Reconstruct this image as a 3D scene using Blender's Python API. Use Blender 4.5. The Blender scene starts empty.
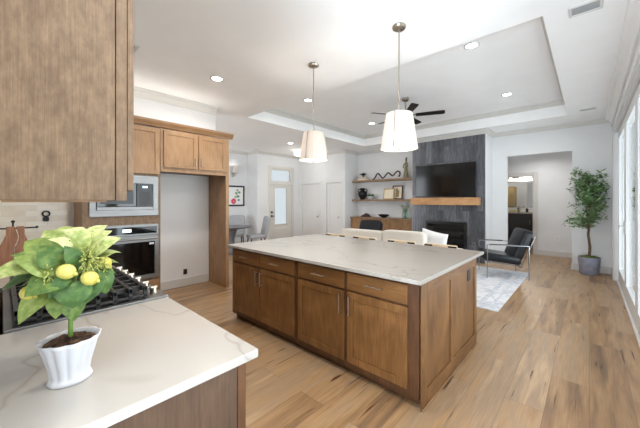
import bpy, bmesh, math, random
from mathutils import Vector, Matrix
random.seed(7)
S = bpy.context.scene
COL = S.collection
PI = math.pi

# ------------------------------------------------------------------ camera, world, lights, exposure
CAM_YAW = math.radians(42.6)
cam = bpy.data.cameras.new('camera')
cam.sensor_width = 36.0
cam.lens = 293.0 / 640.0 * 36.0
cam.shift_y = -12.5 / 640.0
cam.clip_start = 0.01
camo = bpy.data.objects.new('camera', cam)
COL.objects.link(camo)
camo.location = (0, 0, 1.45)
camo.rotation_euler = (PI / 2, 0, CAM_YAW)
S.camera = camo

S.view_settings.view_transform = 'Standard'
S.view_settings.look = 'None'
S.view_settings.gamma = 1.0
S.view_settings.use_curve_mapping = False
S.view_settings.exposure = 1.02
S.cycles.max_bounces = 10
S.cycles.diffuse_bounces = 6
S.cycles.glossy_bounces = 4
S.cycles.transparent_max_bounces = 12
S.cycles.sample_clamp_indirect = 6.0
S.cycles.caustics_reflective = False
S.cycles.caustics_refractive = False

W = bpy.data.worlds.new('sky')
S.world = W
W.use_nodes = True
bg = W.node_tree.nodes['Background']
bg.inputs[0].default_value = (0.86, 0.93, 1.0, 1)
bg.inputs[1].default_value = 0.42


def area(name, loc, rot, sx, sy, power, color=(1, 1, 1), shape='RECTANGLE'):
    l = bpy.data.lights.new(name, 'AREA')
    l.shape = shape
    l.size = sx
    l.size_y = sy
    l.energy = power
    l.color = color
    o = bpy.data.objects.new(name, l)
    COL.objects.link(o)
    o.location = loc
    o.rotation_euler = rot
    return o


# daylight through the patio glass doors; the other three are added unseen fill lamps
area('patio_daylight', (4.2, 5.6, 1.1), (0, PI / 2 + 0.2, 0), 3.0, 8.5, 330, (0.84, 0.92, 1.0))
area('patio_bounce_fill', (1.25, 4.0, 0.2), (0, PI / 2 + 1.25, 0), 1.3, 9.0, 24, (0.82, 0.91, 1.0))  # added upward lamp standing in for bounce off the patio, lifts the ceiling
area('dining_fill', (-6.9, -0.75, 1.6), (PI / 2, 0, 0), 2.8, 2.4, 56, (0.86, 0.93, 1.0))  # added unseen lamp filling the dining side, no window is built there
area('rear_ceiling_fill', (-0.25, -1.8, 0.7), (PI / 2 + 1.1, 0, 0.6), 1.1, 1.4, 170, (0.76, 0.88, 1.0))  # added unseen uplight behind the camera, brightens the kitchen ceiling

DOWN_W = 6.0
KITCHEN_W = 10.0
KITCHEN_C = (1.0, 0.93, 0.84)
WARM = (1.0, 0.96, 0.92)
NEUT = (1.0, 0.985, 0.965)


# ------------------------------------------------------------------ helpers
def lin(c):
    def f(v):
        v /= 255.0
        return v / 12.92 if v <= 0.04045 else ((v + 0.055) / 1.055) ** 2.4
    return (f(c[0]), f(c[1]), f(c[2]), 1.0)


def depth_offset(p):
    v = Vector((0, 0, 0))
    while p is not None:
        v += p.location
        p = p.parent
    return v


class MB:
    def __init__(s):
        s.v = []
        s.f = []
        s.m = []
        s.tint = []
        s.cur = 0
        s.ct = 0.0

    def add(s, vs, fs):
        o = len(s.v)
        s.v += [tuple(p) for p in vs]
        s.tint += [s.ct] * len(vs)
        for f in fs:
            s.f.append(tuple(i + o for i in f))
            s.m.append(s.cur)
        return s

    def box(s, x0, x1, y0, y1, z0, z1):
        x0, x1 = min(x0, x1), max(x0, x1)
        y0, y1 = min(y0, y1), max(y0, y1)
        z0, z1 = min(z0, z1), max(z0, z1)
        return s.add([(x0, y0, z0), (x1, y0, z0), (x1, y1, z0), (x0, y1, z0), (x0, y0, z1), (x1, y0, z1), (x1, y1, z1), (x0, y1, z1)],
                     [(0, 3, 2, 1), (4, 5, 6, 7), (0, 1, 5, 4), (1, 2, 6, 5), (2, 3, 7, 6), (3, 0, 4, 7)])

    def obox(s, c, size, mat):
        hx, hy, hz = size[0] / 2, size[1] / 2, size[2] / 2
        vs = [Vector(c) + mat @ Vector(p) for p in
              [(-hx, -hy, -hz), (hx, -hy, -hz), (hx, hy, -hz), (-hx, hy, -hz), (-hx, -hy, hz), (hx, -hy, hz), (hx, hy, hz), (-hx, hy, hz)]]
        return s.add(vs, [(0, 3, 2, 1), (4, 5, 6, 7), (0, 1, 5, 4), (1, 2, 6, 5), (2, 3, 7, 6), (3, 0, 4, 7)])

    def cyl(s, p0, p1, r0, r1=None, n=16):
        r1 = r0 if r1 is None else r1
        p0, p1 = Vector(p0), Vector(p1)
        d = (p1 - p0).normalized()
        a = d.orthogonal().normalized()
        b = d.cross(a)
        vs, fs = [], []
        for p, r in ((p0, r0), (p1, r1)):
            for k in range(n):
                t = 2 * PI * k / n
                vs.append(p + (a * math.cos(t) + b * math.sin(t)) * r)
        for k in range(n):
            j = (k + 1) % n
            fs.append((k, j, n + j, n + k))
        fs.append(tuple(reversed(range(n))))
        fs.append(tuple(range(n, 2 * n)))
        return s.add(vs, fs)

    def tube(s, pts, r, n=8, closed=False):
        pts = [Vector(p) for p in pts]
        N = len(pts)
        rs = r if isinstance(r, (list, tuple)) else [r] * N
        vs, fs = [], []
        up = None
        for i, p in enumerate(pts):
            if closed:
                d = (pts[(i + 1) % N] - pts[i - 1]).normalized()
            else:
                d = (pts[min(i + 1, N - 1)] - pts[max(i - 1, 0)]).normalized()
            if up is None:
                a = d.orthogonal().normalized()
            else:
                a = (up - d * up.dot(d)).normalized()
            up = a
            b = d.cross(a)
            for k in range(n):
                t = 2 * PI * k / n
                vs.append(p + (a * math.cos(t) + b * math.sin(t)) * rs[i])
        for i in range(N if closed else N - 1):
            i2 = (i + 1) % N
            for k in range(n):
                j = (k + 1) % n
                fs.append((i * n + k, i * n + j, i2 * n + j, i2 * n + k))
        if not closed:
            fs.append(tuple(reversed(range(n))))
            fs.append(tuple(range((N - 1) * n, N * n)))
        return s.add(vs, fs)

    def lathe(s, prof, c=(0, 0, 0), n=24, sx=1.0, sy=1.0, scal=None):
        vs, fs = [], []
        for i, (r, z) in enumerate(prof):
            for k in range(n):
                t = 2 * PI * k / n
                q = scal(t, i, r) if scal else r
                vs.append((c[0] + q * sx * math.cos(t), c[1] + q * sy * math.sin(t), c[2] + z))
        for i in range(len(prof) - 1):
            for k in range(n):
                j = (k + 1) % n
                fs.append((i * n + k, i * n + j, (i + 1) * n + j, (i + 1) * n + k))
        if prof[0][0] > 1e-6:
            fs.append(tuple(reversed(range(n))))
        if prof[-1][0] > 1e-6:
            fs.append(tuple((len(prof) - 1) * n + k for k in range(n)))
        return s.add(vs, fs)

    def sell(s, c, size, e=0.45, n=20, mat=None):
        # rounded cushion-like body (superellipsoid)
        vs, fs = [], []
        def pw(v, p):
            return math.copysign(abs(v) ** p, v)
        m = n // 2
        for i in range(m + 1):
            ph = -PI / 2 + PI * i / m
            for k in range(n):
                t = 2 * PI * k / n
                p = Vector((pw(math.cos(ph), e) * pw(math.cos(t), e) * size[0] / 2,
                            pw(math.cos(ph), e) * pw(math.sin(t), e) * size[1] / 2,
                            pw(math.sin(ph), e) * size[2] / 2))
                if mat is not None:
                    p = mat @ p
                vs.append(Vector(c) + p)
        for i in range(m):
            for k in range(n):
                j = (k + 1) % n
                fs.append((i * n + k, i * n + j, (i + 1) * n + j, (i + 1) * n + k))
        return s.add(vs, fs)

    def prism(s, poly, fn, a, b):
        # poly: list of (u, w); fn(u, w, t) -> point
        n = len(poly)
        vs = [fn(u, w, a) for u, w in poly] + [fn(u, w, b) for u, w in poly]
        fs = [(k, (k + 1) % n, n + (k + 1) % n, n + k) for k in range(n)]
        fs += [tuple(reversed(range(n))), tuple(range(n, 2 * n))]
        return s.add(vs, fs)

    def build_each(s, name, mat, parent=None, bevel=0.0):
        # every box collected becomes a part of its own
        for k in range(0, len(s.v), 8):
            q = MB()
            q.add(s.v[k:k + 8], [(0, 3, 2, 1), (4, 5, 6, 7), (0, 1, 5, 4), (1, 2, 6, 5), (2, 3, 7, 6), (3, 0, 4, 7)])
            q.build(name, mat, parent, bevel=bevel)

    def build(s, name, mat, parent=None, bevel=0.0, smooth=False, seg=2, sub=0):
        off = depth_offset(parent)
        me = bpy.data.meshes.new(name)
        me.from_pydata([tuple(Vector(p) - off) for p in s.v], [], s.f)
        bm = bmesh.new()
        bm.from_mesh(me)
        bmesh.ops.remove_doubles(bm, verts=bm.verts, dist=1e-6) if not any(s.tint) else None
        bmesh.ops.recalc_face_normals(bm, faces=bm.faces) if not any(s.tint) else None
        bm.to_mesh(me)
        bm.free()
        mats = mat if isinstance(mat, (list, tuple)) else [mat]
        for m in mats:
            me.materials.append(m)
        if len(mats) > 1:
            for p, i in zip(me.polygons, s.m):
                p.material_index = i
        if any(s.tint):
            at = me.attributes.new('tint', 'FLOAT', 'POINT')
            for i, t in enumerate(s.tint):
                at.data[i].value = t
        o = bpy.data.objects.new(name, me)
        COL.objects.link(o)
        if smooth:
            for p in me.polygons:
                p.use_smooth = True
            if smooth != 'all':
                me.set_sharp_from_angle(angle=math.radians(42))
        if bevel:
            b = o.modifiers.new('bevel', 'BEVEL')
            b.width = bevel
            b.segments = seg
            b.limit_method = 'ANGLE'
            b.angle_limit = math.radians(35)
        if sub:
            b = o.modifiers.new('sub', 'SUBSURF')
            b.levels = sub
            b.render_levels = sub
        if parent is not None:
            o.parent = parent
        return o


def tag(o, label, cat, group=None, kind=None):
    o['label'] = label
    o['category'] = cat
    if group:
        o['group'] = group
    if kind:
        o['kind'] = kind
    return o


def base_origin(o):
    # a one-mesh thing: put its origin at the middle of its underside
    vs = [v.co for v in o.data.vertices]
    lo = Vector((min(v.x for v in vs), min(v.y for v in vs), min(v.z for v in vs)))
    hi = Vector((max(v.x for v in vs), max(v.y for v in vs), max(v.z for v in vs)))
    c = Vector(((lo.x + hi.x) / 2, (lo.y + hi.y) / 2, lo.z))
    o.data.transform(Matrix.Translation(-c))
    o.location = c
    return o


def thing(name, loc, label, cat, group=None):
    o = bpy.data.objects.new(name, None)
    o.empty_display_size = 0.1
    COL.objects.link(o)
    o.location = loc
    tag(o, label, cat, group)
    return o


def struct(o):
    o['kind'] = 'structure'
    return o


def dup(o, loc, rz=0.0, label=None, parent=None):
    c = o.copy()
    COL.objects.link(c)
    if parent is None:
        c.location = loc
        c.rotation_euler = (0, 0, rz)
        if label:
            c['label'] = label
    else:
        c.parent = parent
    for ch in list(o.children):
        dup(ch, None, 0, None, c)
    return c


# ------------------------------------------------------------------ materials
def mat(name, color, rough=0.5, metal=0.0, spec=0.5, emit=None, estr=1.0):
    m = bpy.data.materials.new(name)
    m.use_nodes = True
    b = m.node_tree.nodes['Principled BSDF']
    b.inputs['Base Color'].default_value = lin(color)
    b.inputs['Roughness'].default_value = rough
    b.inputs['Metallic'].default_value = metal
    b.inputs['Specular IOR Level'].default_value = spec
    if emit:
        b.inputs['Emission Color'].default_value = lin(emit)
        b.inputs['Emission Strength'].default_value = estr
    return m


def nn(m, t, **kw):
    n = m.node_tree.nodes.new(t)
    for k, v in kw.items():
        setattr(n, k, v)
    return n


def ramp(m, stops):
    r = nn(m, 'ShaderNodeValToRGB')
    e = r.color_ramp.elements
    while len(e) < len(stops):
        e.new(0.5)
    for el, (p, c) in zip(e, stops):
        el.position = p
        el.color = c if len(c) == 4 else lin(c)
    return r


def coords(m, scale=(1, 1, 1), rot=(0, 0, 0), loc=(0, 0, 0)):
    tc = nn(m, 'ShaderNodeTexCoord')
    mp = nn(m, 'ShaderNodeMapping')
    mp.inputs['Scale'].default_value = scale
    mp.inputs['Rotation'].default_value = rot
    mp.inputs['Location'].default_value = loc
    m.node_tree.links.new(tc.outputs['Object'], mp.inputs['Vector'])
    return mp


def bump(m, src, strength=0.2, dist=0.01):
    b = nn(m, 'ShaderNodeBump')
    b.inputs['Strength'].default_value = strength
    b.inputs['Distance'].default_value = dist
    m.node_tree.links.new(src, b.inputs['Height'])
    m.node_tree.links.new(b.outputs[0], m.node_tree.nodes['Principled BSDF'].inputs['Normal'])


def noisy(name, stops, scale=5.0, detail=4.0, rough=0.6, stretch=(1, 1, 1), bumpv=0.0, metal=0.0, dist=0.0, spec=0.5):
    m = mat(name, (128, 128, 128), rough, metal, spec)
    L = m.node_tree.links
    mp = coords(m, stretch)
    n = nn(m, 'ShaderNodeTexNoise')
    n.inputs['Scale'].default_value = scale
    n.inputs['Detail'].default_value = detail
    n.inputs['Distortion'].default_value = dist
    L.new(mp.outputs[0], n.inputs['Vector'])
    r = ramp(m, stops)
    L.new(n.outputs['Fac'], r.inputs[0])
    L.new(r.outputs[0], m.node_tree.nodes['Principled BSDF'].inputs['Base Color'])
    if bumpv:
        bump(m, n.outputs['Fac'], bumpv)
    return m


def wood(name, c0, c1, c2, axis='Z', rough=0.42, mottle=0.5, fine=1.0, flecked=False):
    m = mat(name, c1, rough)
    L = m.node_tree.links
    k = 14 * fine
    st = {'X': (1.0, k, k), 'Y': (k, 1.0, k), 'Z': (k, k, 1.0)}[axis]
    mp = coords(m, st)
    g = nn(m, 'ShaderNodeTexNoise')
    g.inputs['Scale'].default_value = 5.0
    g.inputs['Detail'].default_value = 6.0
    g.inputs['Roughness'].default_value = 0.65
    L.new(mp.outputs[0], g.inputs['Vector'])
    mp2 = coords(m, {'X': (1.2, 3, 3), 'Y': (3, 1.2, 3), 'Z': (3, 3, 1.2)}[axis])
    if flecked:
        mp2.inputs['Scale'].default_value = (6, 11, 5)
    b = nn(m, 'ShaderNodeTexNoise')
    b.inputs['Scale'].default_value = 2.6
    b.inputs['Detail'].default_value = 10.0 if flecked else 5.0
    b.inputs['Roughness'].default_value = 0.68 if flecked else 0.5
    b.inputs['Distortion'].default_value = 0.0 if flecked else 0.6
    L.new(mp2.outputs[0], b.inputs['Vector'])
    mx = nn(m, 'ShaderNodeMix')
    mx.inputs[0].default_value = mottle
    L.new(g.outputs['Fac'], mx.inputs[2])
    L.new(b.outputs['Fac'], mx.inputs[3])
    r = ramp(m, [(0.30, c0), (0.5, c1), (0.70, c2)])
    L.new(mx.outputs[0], r.inputs[0])
    L.new(r.outputs[0], m.node_tree.nodes['Principled BSDF'].inputs['Base Color'])
    bump(m, g.outputs['Fac'], 0.06)
    return m


def glass_mat(name, tint=(1, 1, 1, 1), refl=0.12):
    m = bpy.data.materials.new(name)
    m.use_nodes = True
    nt = m.node_tree
    nt.nodes.remove(nt.nodes['Principled BSDF'])
    t = nn(m, 'ShaderNodeBsdfTransparent')
    t.inputs[0].default_value = tint
    g = nn(m, 'ShaderNodeBsdfGlossy')
    g.inputs['Roughness'].default_value = 0.03
    lw = nn(m, 'ShaderNodeLayerWeight')
    lw.inputs[0].default_value = 0.5
    pw_ = nn(m, 'ShaderNodeMath', operation='POWER')
    pw_.inputs[1].default_value = 4.0
    nt.links.new(lw.outputs['Facing'], pw_.inputs[0])
    f = nn(m, 'ShaderNodeMath', operation='MULTIPLY_ADD')
    f.inputs[1].default_value = 0.45
    f.inputs[2].default_value = 0.03
    nt.links.new(pw_.outputs[0], f.inputs[0])
    x = nn(m, 'ShaderNodeMixShader')
    nt.links.new(f.outputs[0], x.inputs[0])
    nt.links.new(t.outputs[0], x.inputs[1])
    nt.links.new(g.outputs[0], x.inputs[2])
    nt.links.new(x.outputs[0], nt.nodes['Material Output'].inputs[0])
    return m


def brick_mat(name, bw, bh, mortar, stops, mcol, rough, plane='XZ', vertical=False, offset=0.5, grain=None, bumps=0.3, spec=0.5, gmix=0.4):
    # stops colour each tile by its own random value
    m = mat(name, (128, 128, 128), rough, 0, spec)
    L = m.node_tree.links
    tc = nn(m, 'ShaderNodeTexCoord')
    sp = nn(m, 'ShaderNodeSeparateXYZ')
    L.new(tc.outputs['Object'], sp.inputs[0])
    cb = nn(m, 'ShaderNodeCombineXYZ')
    a, b = plane[0], plane[1]
    if vertical:
        a, b = b, a
    L.new(sp.outputs[a], cb.inputs[0])
    L.new(sp.outputs[b], cb.inputs[1])
    br = nn(m, 'ShaderNodeTexBrick')
    br.offset = offset
    br.inputs['Color1'].default_value = (0, 0, 0, 1)
    br.inputs['Color2'].default_value = (1, 1, 1, 1)
    br.inputs['Mortar'].default_value = (0.5, 0.5, 0.5, 1)
    br.inputs['Scale'].default_value = 1.0
    br.inputs['Mortar Size'].default_value = mortar
    br.inputs['Mortar Smooth'].default_value = 0.1
    br.inputs['Brick Width'].default_value = bw
    br.inputs['Row Height'].default_value = bh
    L.new(cb.outputs[0], br.inputs['Vector'])
    src = br.outputs['Color']
    if grain:
        mp = coords(m, grain[0])
        n = nn(m, 'ShaderNodeTexNoise', noise_dimensions='4D')
        n.inputs['Scale'].default_value = grain[1]
        n.inputs['Detail'].default_value = 5.0
        n.inputs['Distortion'].default_value = 0.4
        mu = nn(m, 'ShaderNodeMath', operation='MULTIPLY')
        mu.inputs[1].default_value = 37.0
        L.new(br.outputs['Color'], mu.inputs[0])
        L.new(mu.outputs[0], n.inputs['W'])
        L.new(mp.outputs[0], n.inputs['Vector'])
        st = nn(m, 'ShaderNodeMapRange')
        st.inputs[1].default_value = 0.28
        st.inputs[2].default_value = 0.72
        L.new(n.outputs['Fac'], st.inputs[0])
        mx = nn(m, 'ShaderNodeMix')
        mx.inputs[0].default_value = gmix
        L.new(br.outputs['Color'], mx.inputs[2])
        L.new(st.outputs[0], mx.inputs[3])
        src = mx.outputs[0]
    r = ramp(m, stops)
    L.new(src, r.inputs[0])
    mc = nn(m, 'ShaderNodeMix', data_type='RGBA')
    L.new(br.outputs['Fac'], mc.inputs['Factor'])
    L.new(r.outputs[0], mc.inputs[6])
    mc.inputs[7].default_value = lin(mcol)
    out = mc.outputs[2]
    m['out'] = 1
    L.new(out, m.node_tree.nodes['Principled BSDF'].inputs['Base Color'])
    if bumps:
        inv = nn(m, 'ShaderNodeMath', operation='SUBTRACT')
        inv.inputs[0].default_value = 1.0
        L.new(br.outputs['Fac'], inv.inputs[1])
        bump(m, inv.outputs[0], bumps, 0.003)
    return m, out


M = {}
M['wall'] = noisy('painted_wall', [(0.3, (219, 219, 219)), (0.7, (223, 223, 223))], 3, 2, 0.75)
M['ceil'] = noisy('ceiling_paint', [(0.3, (243, 243, 243)), (0.7, (246, 246, 246))], 3, 2, 0.85)
M['trim'] = mat('trim_paint', (204, 201, 196), 0.5)
M['white_trim'] = mat('white_trim', (214, 214, 214), 0.45)
M['door_paint'] = mat('door_paint', (220, 219, 217), 0.45)
M['front_door'] = mat('front_door_paint', (210, 207, 201), 0.45)
M['wood'] = wood('stained_cabinet_wood', (78, 49, 24), (117, 80, 43), (146, 105, 62), 'Z')
M['wood_x'] = wood('stained_cabinet_rail', (78, 49, 24), (117, 80, 43), (146, 105, 62), 'X')
M['wood_y'] = wood('stained_cabinet_rail_deep', (78, 49, 24), (117, 80, 43), (146, 105, 62), 'Y')
M['wood_in'] = wood('cabinet_frame_wood', (62, 38, 22), (88, 57, 34), (110, 75, 46), 'Z')
M['tan'] = wood('lit_cabinet_wood', (128, 94, 62), (158, 122, 86), (176, 141, 105), 'Z')  # same cabinet wood as the island, lightened to paint in the tower's brighter light
M['tan_y'] = wood('lit_cabinet_rail', (122, 88, 58), (150, 114, 79), (170, 133, 97), 'Y')  # rail grain of the same lightened copy
M['wood_grey_lit'] = wood('grey_lit_cabinet_wood', (92, 69, 49), (126, 101, 77), (156, 130, 101), 'Z', 0.55, 0.6, 3.2, True)  # same cabinet wood again, greyed to paint in the light on the wall cabinet
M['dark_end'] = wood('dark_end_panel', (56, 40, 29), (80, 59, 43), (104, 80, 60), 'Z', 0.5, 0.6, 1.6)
M['mantel'] = wood('mantel_oak', (150, 106, 66), (186, 140, 94), (204, 160, 114), 'X', 0.6)
M['shelf'] = wood('shelf_oak', (104, 78, 54), (140, 110, 80), (164, 134, 104), 'X', 0.6)
M['credenza'] = wood('credenza_oak', (112, 82, 54), (150, 114, 78), (172, 136, 98), 'Z', 0.6)
M['board'] = wood('walnut_board', (92, 54, 34), (138, 90, 62), (180, 132, 98), 'Z', 0.5)
M['steel'] = noisy('brushed_steel', [(0.3, (122, 121, 120)), (0.7, (146, 145, 144))], 4, 3, 0.42, (1, 1, 60), 0, 1.0)
M['nickel'] = mat('satin_nickel', (196, 186, 172), 0.3, 1.0)
M['chrome'] = mat('chrome', (168, 168, 170), 0.2, 1.0)
M['brass_grey'] = mat('aged_nickel', (172, 162, 148), 0.35, 1.0)
M['black'] = mat('black_enamel', (14, 14, 15), 0.3)
M['iron'] = mat('cast_iron', (52, 50, 50), 0.38, 0.4)
M['blackglass'] = mat('black_glass', (6, 6, 7), 0.06)
M['screen'] = mat('tv_screen', (10, 10, 11), 0.12)
M['darkmetal'] = mat('black_metal', (24, 23, 23), 0.4, 0.4)
M['leather'] = noisy('black_leather', [(0.3, (10, 12, 16)), (0.7, (19, 23, 30))], 30, 5, 0.36, bumpv=0.12, spec=0.35)
M['cream'] = noisy('cream_upholstery', [(0.3, (214, 208, 198)), (0.7, (228, 223, 214))], 60, 4, 0.9, bumpv=0.25)
M['whitefab'] = noisy('white_fabric', [(0.3, (232, 232, 234)), (0.7, (242, 242, 242))], 80, 3, 0.9, bumpv=0.15)
M['tanleather'] = noisy('tan_stool_leather', [(0.3, (206, 184, 152)), (0.7, (222, 202, 172))], 20, 4, 0.55)
M['greyfab'] = noisy('grey_upholstery', [(0.3, (150, 150, 153)), (0.7, (174, 174, 177))], 60, 4, 0.9, bumpv=0.2)
M['greytop'] = noisy('grey_table', [(0.3, (92, 92, 96)), (0.7, (116, 116, 120))], 8, 4, 0.45)
M['pot_white'] = mat('white_ceramic', (212, 212, 217), 0.35)
M['soil'] = noisy('soil', [(0.3, (38, 26, 18)), (0.5, (70, 48, 34)), (0.72, (120, 88, 62))], 70, 6, 0.95, bumpv=0.9)
M['moss'] = noisy('moss', [(0.3, (52, 66, 26)), (0.7, (104, 116, 58))], 60, 5, 0.95, bumpv=0.8)
M['planter'] = noisy('grey_planter', [(0.3, (128, 131, 148)), (0.7, (150, 153, 168))], 12, 4, 0.6)
M['bark'] = noisy('bark', [(0.3, (70, 54, 40)), (0.7, (118, 96, 74))], 14, 5, 0.85, (3, 3, 1), 0.5)
M['stem'] = mat('green_stem', (112, 142, 62), 0.5)
M['lemon'] = noisy('lemon_skin', [(0.35, (190, 178, 70)), (0.65, (222, 210, 118))], 6, 3, 0.4, bumpv=0.05)
M['berry'] = noisy('berry_cluster', [(0.3, (128, 142, 52)), (0.7, (202, 206, 124))], 90, 2, 0.6)
M['emit_warm'] = mat('lamp_glow', (255, 250, 240), 0.5, emit=(255, 246, 230), estr=1.5)
M['emit_disc'] = mat('downlight_glow', (255, 252, 246), 0.5, emit=(255, 250, 240), estr=8.0)
M['display'] = mat('display_glow', (200, 220, 230), 0.4, emit=(205, 225, 235), estr=0.9)
M['print_white'] = mat('printed_white', (235, 235, 235), 0.5)
M['vent'] = mat('vent_metal', (214, 213, 211), 0.5)
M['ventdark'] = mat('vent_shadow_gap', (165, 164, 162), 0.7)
M['glass'] = glass_mat('clear_glass', (0.97, 0.985, 0.98, 1))
M['vase_glass'] = glass_mat('vase_glass', (0.86, 0.93, 0.9, 1))
M['mirror'] = mat('mirror', (235, 238, 240), 0.02, 1.0)
M['gold'] = mat('gold_frame', (176, 142, 92), 0.4, 0.7)
M['ivory'] = mat('ivory_card', (226, 214, 192), 0.8)
M['vanity'] = mat('charcoal_vanity', (52, 50, 50), 0.45)
M['bronze'] = noisy('statue_bronze', [(0.3, (92, 88, 62)), (0.7, (150, 142, 110))], 14, 4, 0.5)
M['darkwood'] = mat('dark_carved_wood', (66, 46, 38), 0.6)
M['outlet'] = mat('outlet_white', (232, 231, 228), 0.4)
M['dark_outlet'] = mat('outlet_bronze', (58, 48, 42), 0.5)
M['green_bottle'] = mat('green_bottle', (84, 98, 40), 0.25)
M['yellow_towel'] = mat('folded_towel', (196, 182, 120), 0.8)
M['olive_wall'] = mat('bath_linen_cabinet', (150, 128, 84), 0.6)
M['pinkpetal'] = mat('pink_petal_paint', (222, 74, 100), 0.8)
M['greenpaint'] = mat('green_leaf_paint', (120, 150, 124), 0.8)
M['greypaint'] = mat('grey_stem_paint', (150, 152, 150), 0.8)
M['patio'] = noisy('patio_concrete', [(0.3, (190, 188, 184)), (0.7, (208, 206, 202))], 4, 4, 0.9)
M['lawn'] = noisy('lawn', [(0.3, (92, 120, 60)), (0.7, (132, 156, 90))], 8, 5, 0.95)


def shade_mat():
    m = mat('linen_shade', (216, 208, 200), 0.9)
    b = m.node_tree.nodes['Principled BSDF']
    L = m.node_tree.links
    # translucent linen: pleats in the weave
    tr = nn(m, 'ShaderNodeBsdfTranslucent')
    tr.inputs[0].default_value = lin((250, 240, 228))
    x = nn(m, 'ShaderNodeMixShader')
    x.inputs[0].default_value = 0.10
    L.new(b.outputs[0], x.inputs[1])
    L.new(tr.outputs[0], x.inputs[2])
    L.new(x.outputs[0], m.node_tree.nodes['Material Output'].inputs[0])
    return m


M['shade'] = shade_mat()


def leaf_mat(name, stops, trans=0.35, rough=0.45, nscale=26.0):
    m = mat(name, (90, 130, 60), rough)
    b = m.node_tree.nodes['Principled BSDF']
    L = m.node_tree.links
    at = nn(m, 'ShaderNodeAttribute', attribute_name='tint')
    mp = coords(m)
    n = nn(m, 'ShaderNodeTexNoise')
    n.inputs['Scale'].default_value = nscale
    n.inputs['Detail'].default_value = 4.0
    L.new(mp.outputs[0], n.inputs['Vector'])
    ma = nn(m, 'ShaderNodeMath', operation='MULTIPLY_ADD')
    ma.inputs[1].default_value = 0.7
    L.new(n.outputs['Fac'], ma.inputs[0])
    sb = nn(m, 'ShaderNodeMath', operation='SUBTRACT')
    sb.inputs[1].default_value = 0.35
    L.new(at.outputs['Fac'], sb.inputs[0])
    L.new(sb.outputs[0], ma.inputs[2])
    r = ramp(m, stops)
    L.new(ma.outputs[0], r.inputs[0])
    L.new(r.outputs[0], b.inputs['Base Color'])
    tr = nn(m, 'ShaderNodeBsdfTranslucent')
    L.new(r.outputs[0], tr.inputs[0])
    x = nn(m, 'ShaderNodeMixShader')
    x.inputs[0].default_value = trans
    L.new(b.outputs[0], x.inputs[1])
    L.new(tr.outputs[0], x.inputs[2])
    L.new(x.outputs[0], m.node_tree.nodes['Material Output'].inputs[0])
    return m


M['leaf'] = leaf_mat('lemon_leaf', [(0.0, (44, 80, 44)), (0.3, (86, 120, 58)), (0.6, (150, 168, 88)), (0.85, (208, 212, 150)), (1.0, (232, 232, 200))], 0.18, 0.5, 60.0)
M['olive'] = leaf_mat('olive_leaf', [(0.0, (52, 84, 46)), (0.5, (100, 136, 82)), (1.0, (170, 190, 144))], 0.25, 0.5, 8)


def quartz():
    m = mat('quartz_veined', (236, 230, 222), 0.16)
    L = m.node_tree.links
    mp = coords(m, (0.9, 1.5, 1), (0, 0, 0.5))
    n = nn(m, 'ShaderNodeTexNoise')
    n.inputs['Scale'].default_value = 0.8
    n.inputs['Detail'].default_value = 3.0
    n.inputs['Distortion'].default_value = 0.7
    L.new(mp.outputs[0], n.inputs['Vector'])
    a = nn(m, 'ShaderNodeMath', operation='SUBTRACT')
    a.inputs[1].default_value = 0.5
    L.new(n.outputs['Fac'], a.inputs[0])
    b = nn(m, 'ShaderNodeMath', operation='ABSOLUTE')
    L.new(a.outputs[0], b.inputs[0])
    r = ramp(m, [(0.0, (158, 151, 142)), (0.003, (167, 161, 153)), (0.009, (174, 169, 162)), (0.2, (177, 172, 165))])
    L.new(b.outputs[0], r.inputs[0])
    L.new(r.outputs[0], m.node_tree.nodes['Principled BSDF'].inputs['Base Color'])
    return m


M['quartz'] = quartz()


def floor_mat():
    m, out = brick_mat('plank_floor', 1.55, 0.232, 0.0016,
                       [(0.12, (122, 98, 75)), (0.32, (158, 124, 89)), (0.5, (180, 146, 107)), (0.68, (166, 140, 112)), (0.88, (198, 166, 127))],
                       (132, 104, 78), 0.34, 'YX', False, 0.37, ((5.0, 0.5, 1), 2.4), 0.15, 0.45, 0.58)
    L = m.node_tree.links
    # dark mineral streaks and knots along the grain
    mp = coords(m, (17.0, 1.2, 1), (0, 0, 0), (3.3, 1.7, 0))
    n = nn(m, 'ShaderNodeTexNoise')
    n.inputs['Scale'].default_value = 1.6
    n.inputs['Detail'].default_value = 3.0
    n.inputs['Distortion'].default_value = 0.5
    L.new(mp.outputs[0], n.inputs['Vector'])
    r = ramp(m, [(0.60, (0, 0, 0, 1)), (0.67, (0.25, 0.25, 0.25, 1)), (0.685, (0.6, 0.6, 0.6, 1)), (0.71, (1, 1, 1, 1))])
    L.new(n.outputs['Fac'], r.inputs[0])
    mx = nn(m, 'ShaderNodeMix', data_type='RGBA')
    L.new(r.outputs[0], mx.inputs['Factor'])
    L.new(out, mx.inputs[6])
    mx.inputs[7].default_value = lin((84, 54, 34))
    mp2 = coords(m, (60.0, 2.0, 1))
    n2 = nn(m, 'ShaderNodeTexNoise')
    n2.inputs['Scale'].default_value = 2.0
    n2.inputs['Detail'].default_value = 4.0
    L.new(mp2.outputs[0], n2.inputs['Vector'])
    r2 = ramp(m, [(0.34, (0.80, 0.785, 0.77, 1)), (0.7, (1.0, 1.0, 1.0, 1))])
    L.new(n2.outputs['Fac'], r2.inputs[0])
    mm = nn(m, 'ShaderNodeMix', data_type='RGBA', blend_type='MULTIPLY')
    mm.inputs['Factor'].default_value = 1.0
    L.new(mx.outputs[2], mm.inputs[6])
    L.new(r2.outputs[0], mm.inputs[7])
    L.new(mm.outputs[2], m.node_tree.nodes['Principled BSDF'].inputs['Base Color'])
    return m


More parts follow.
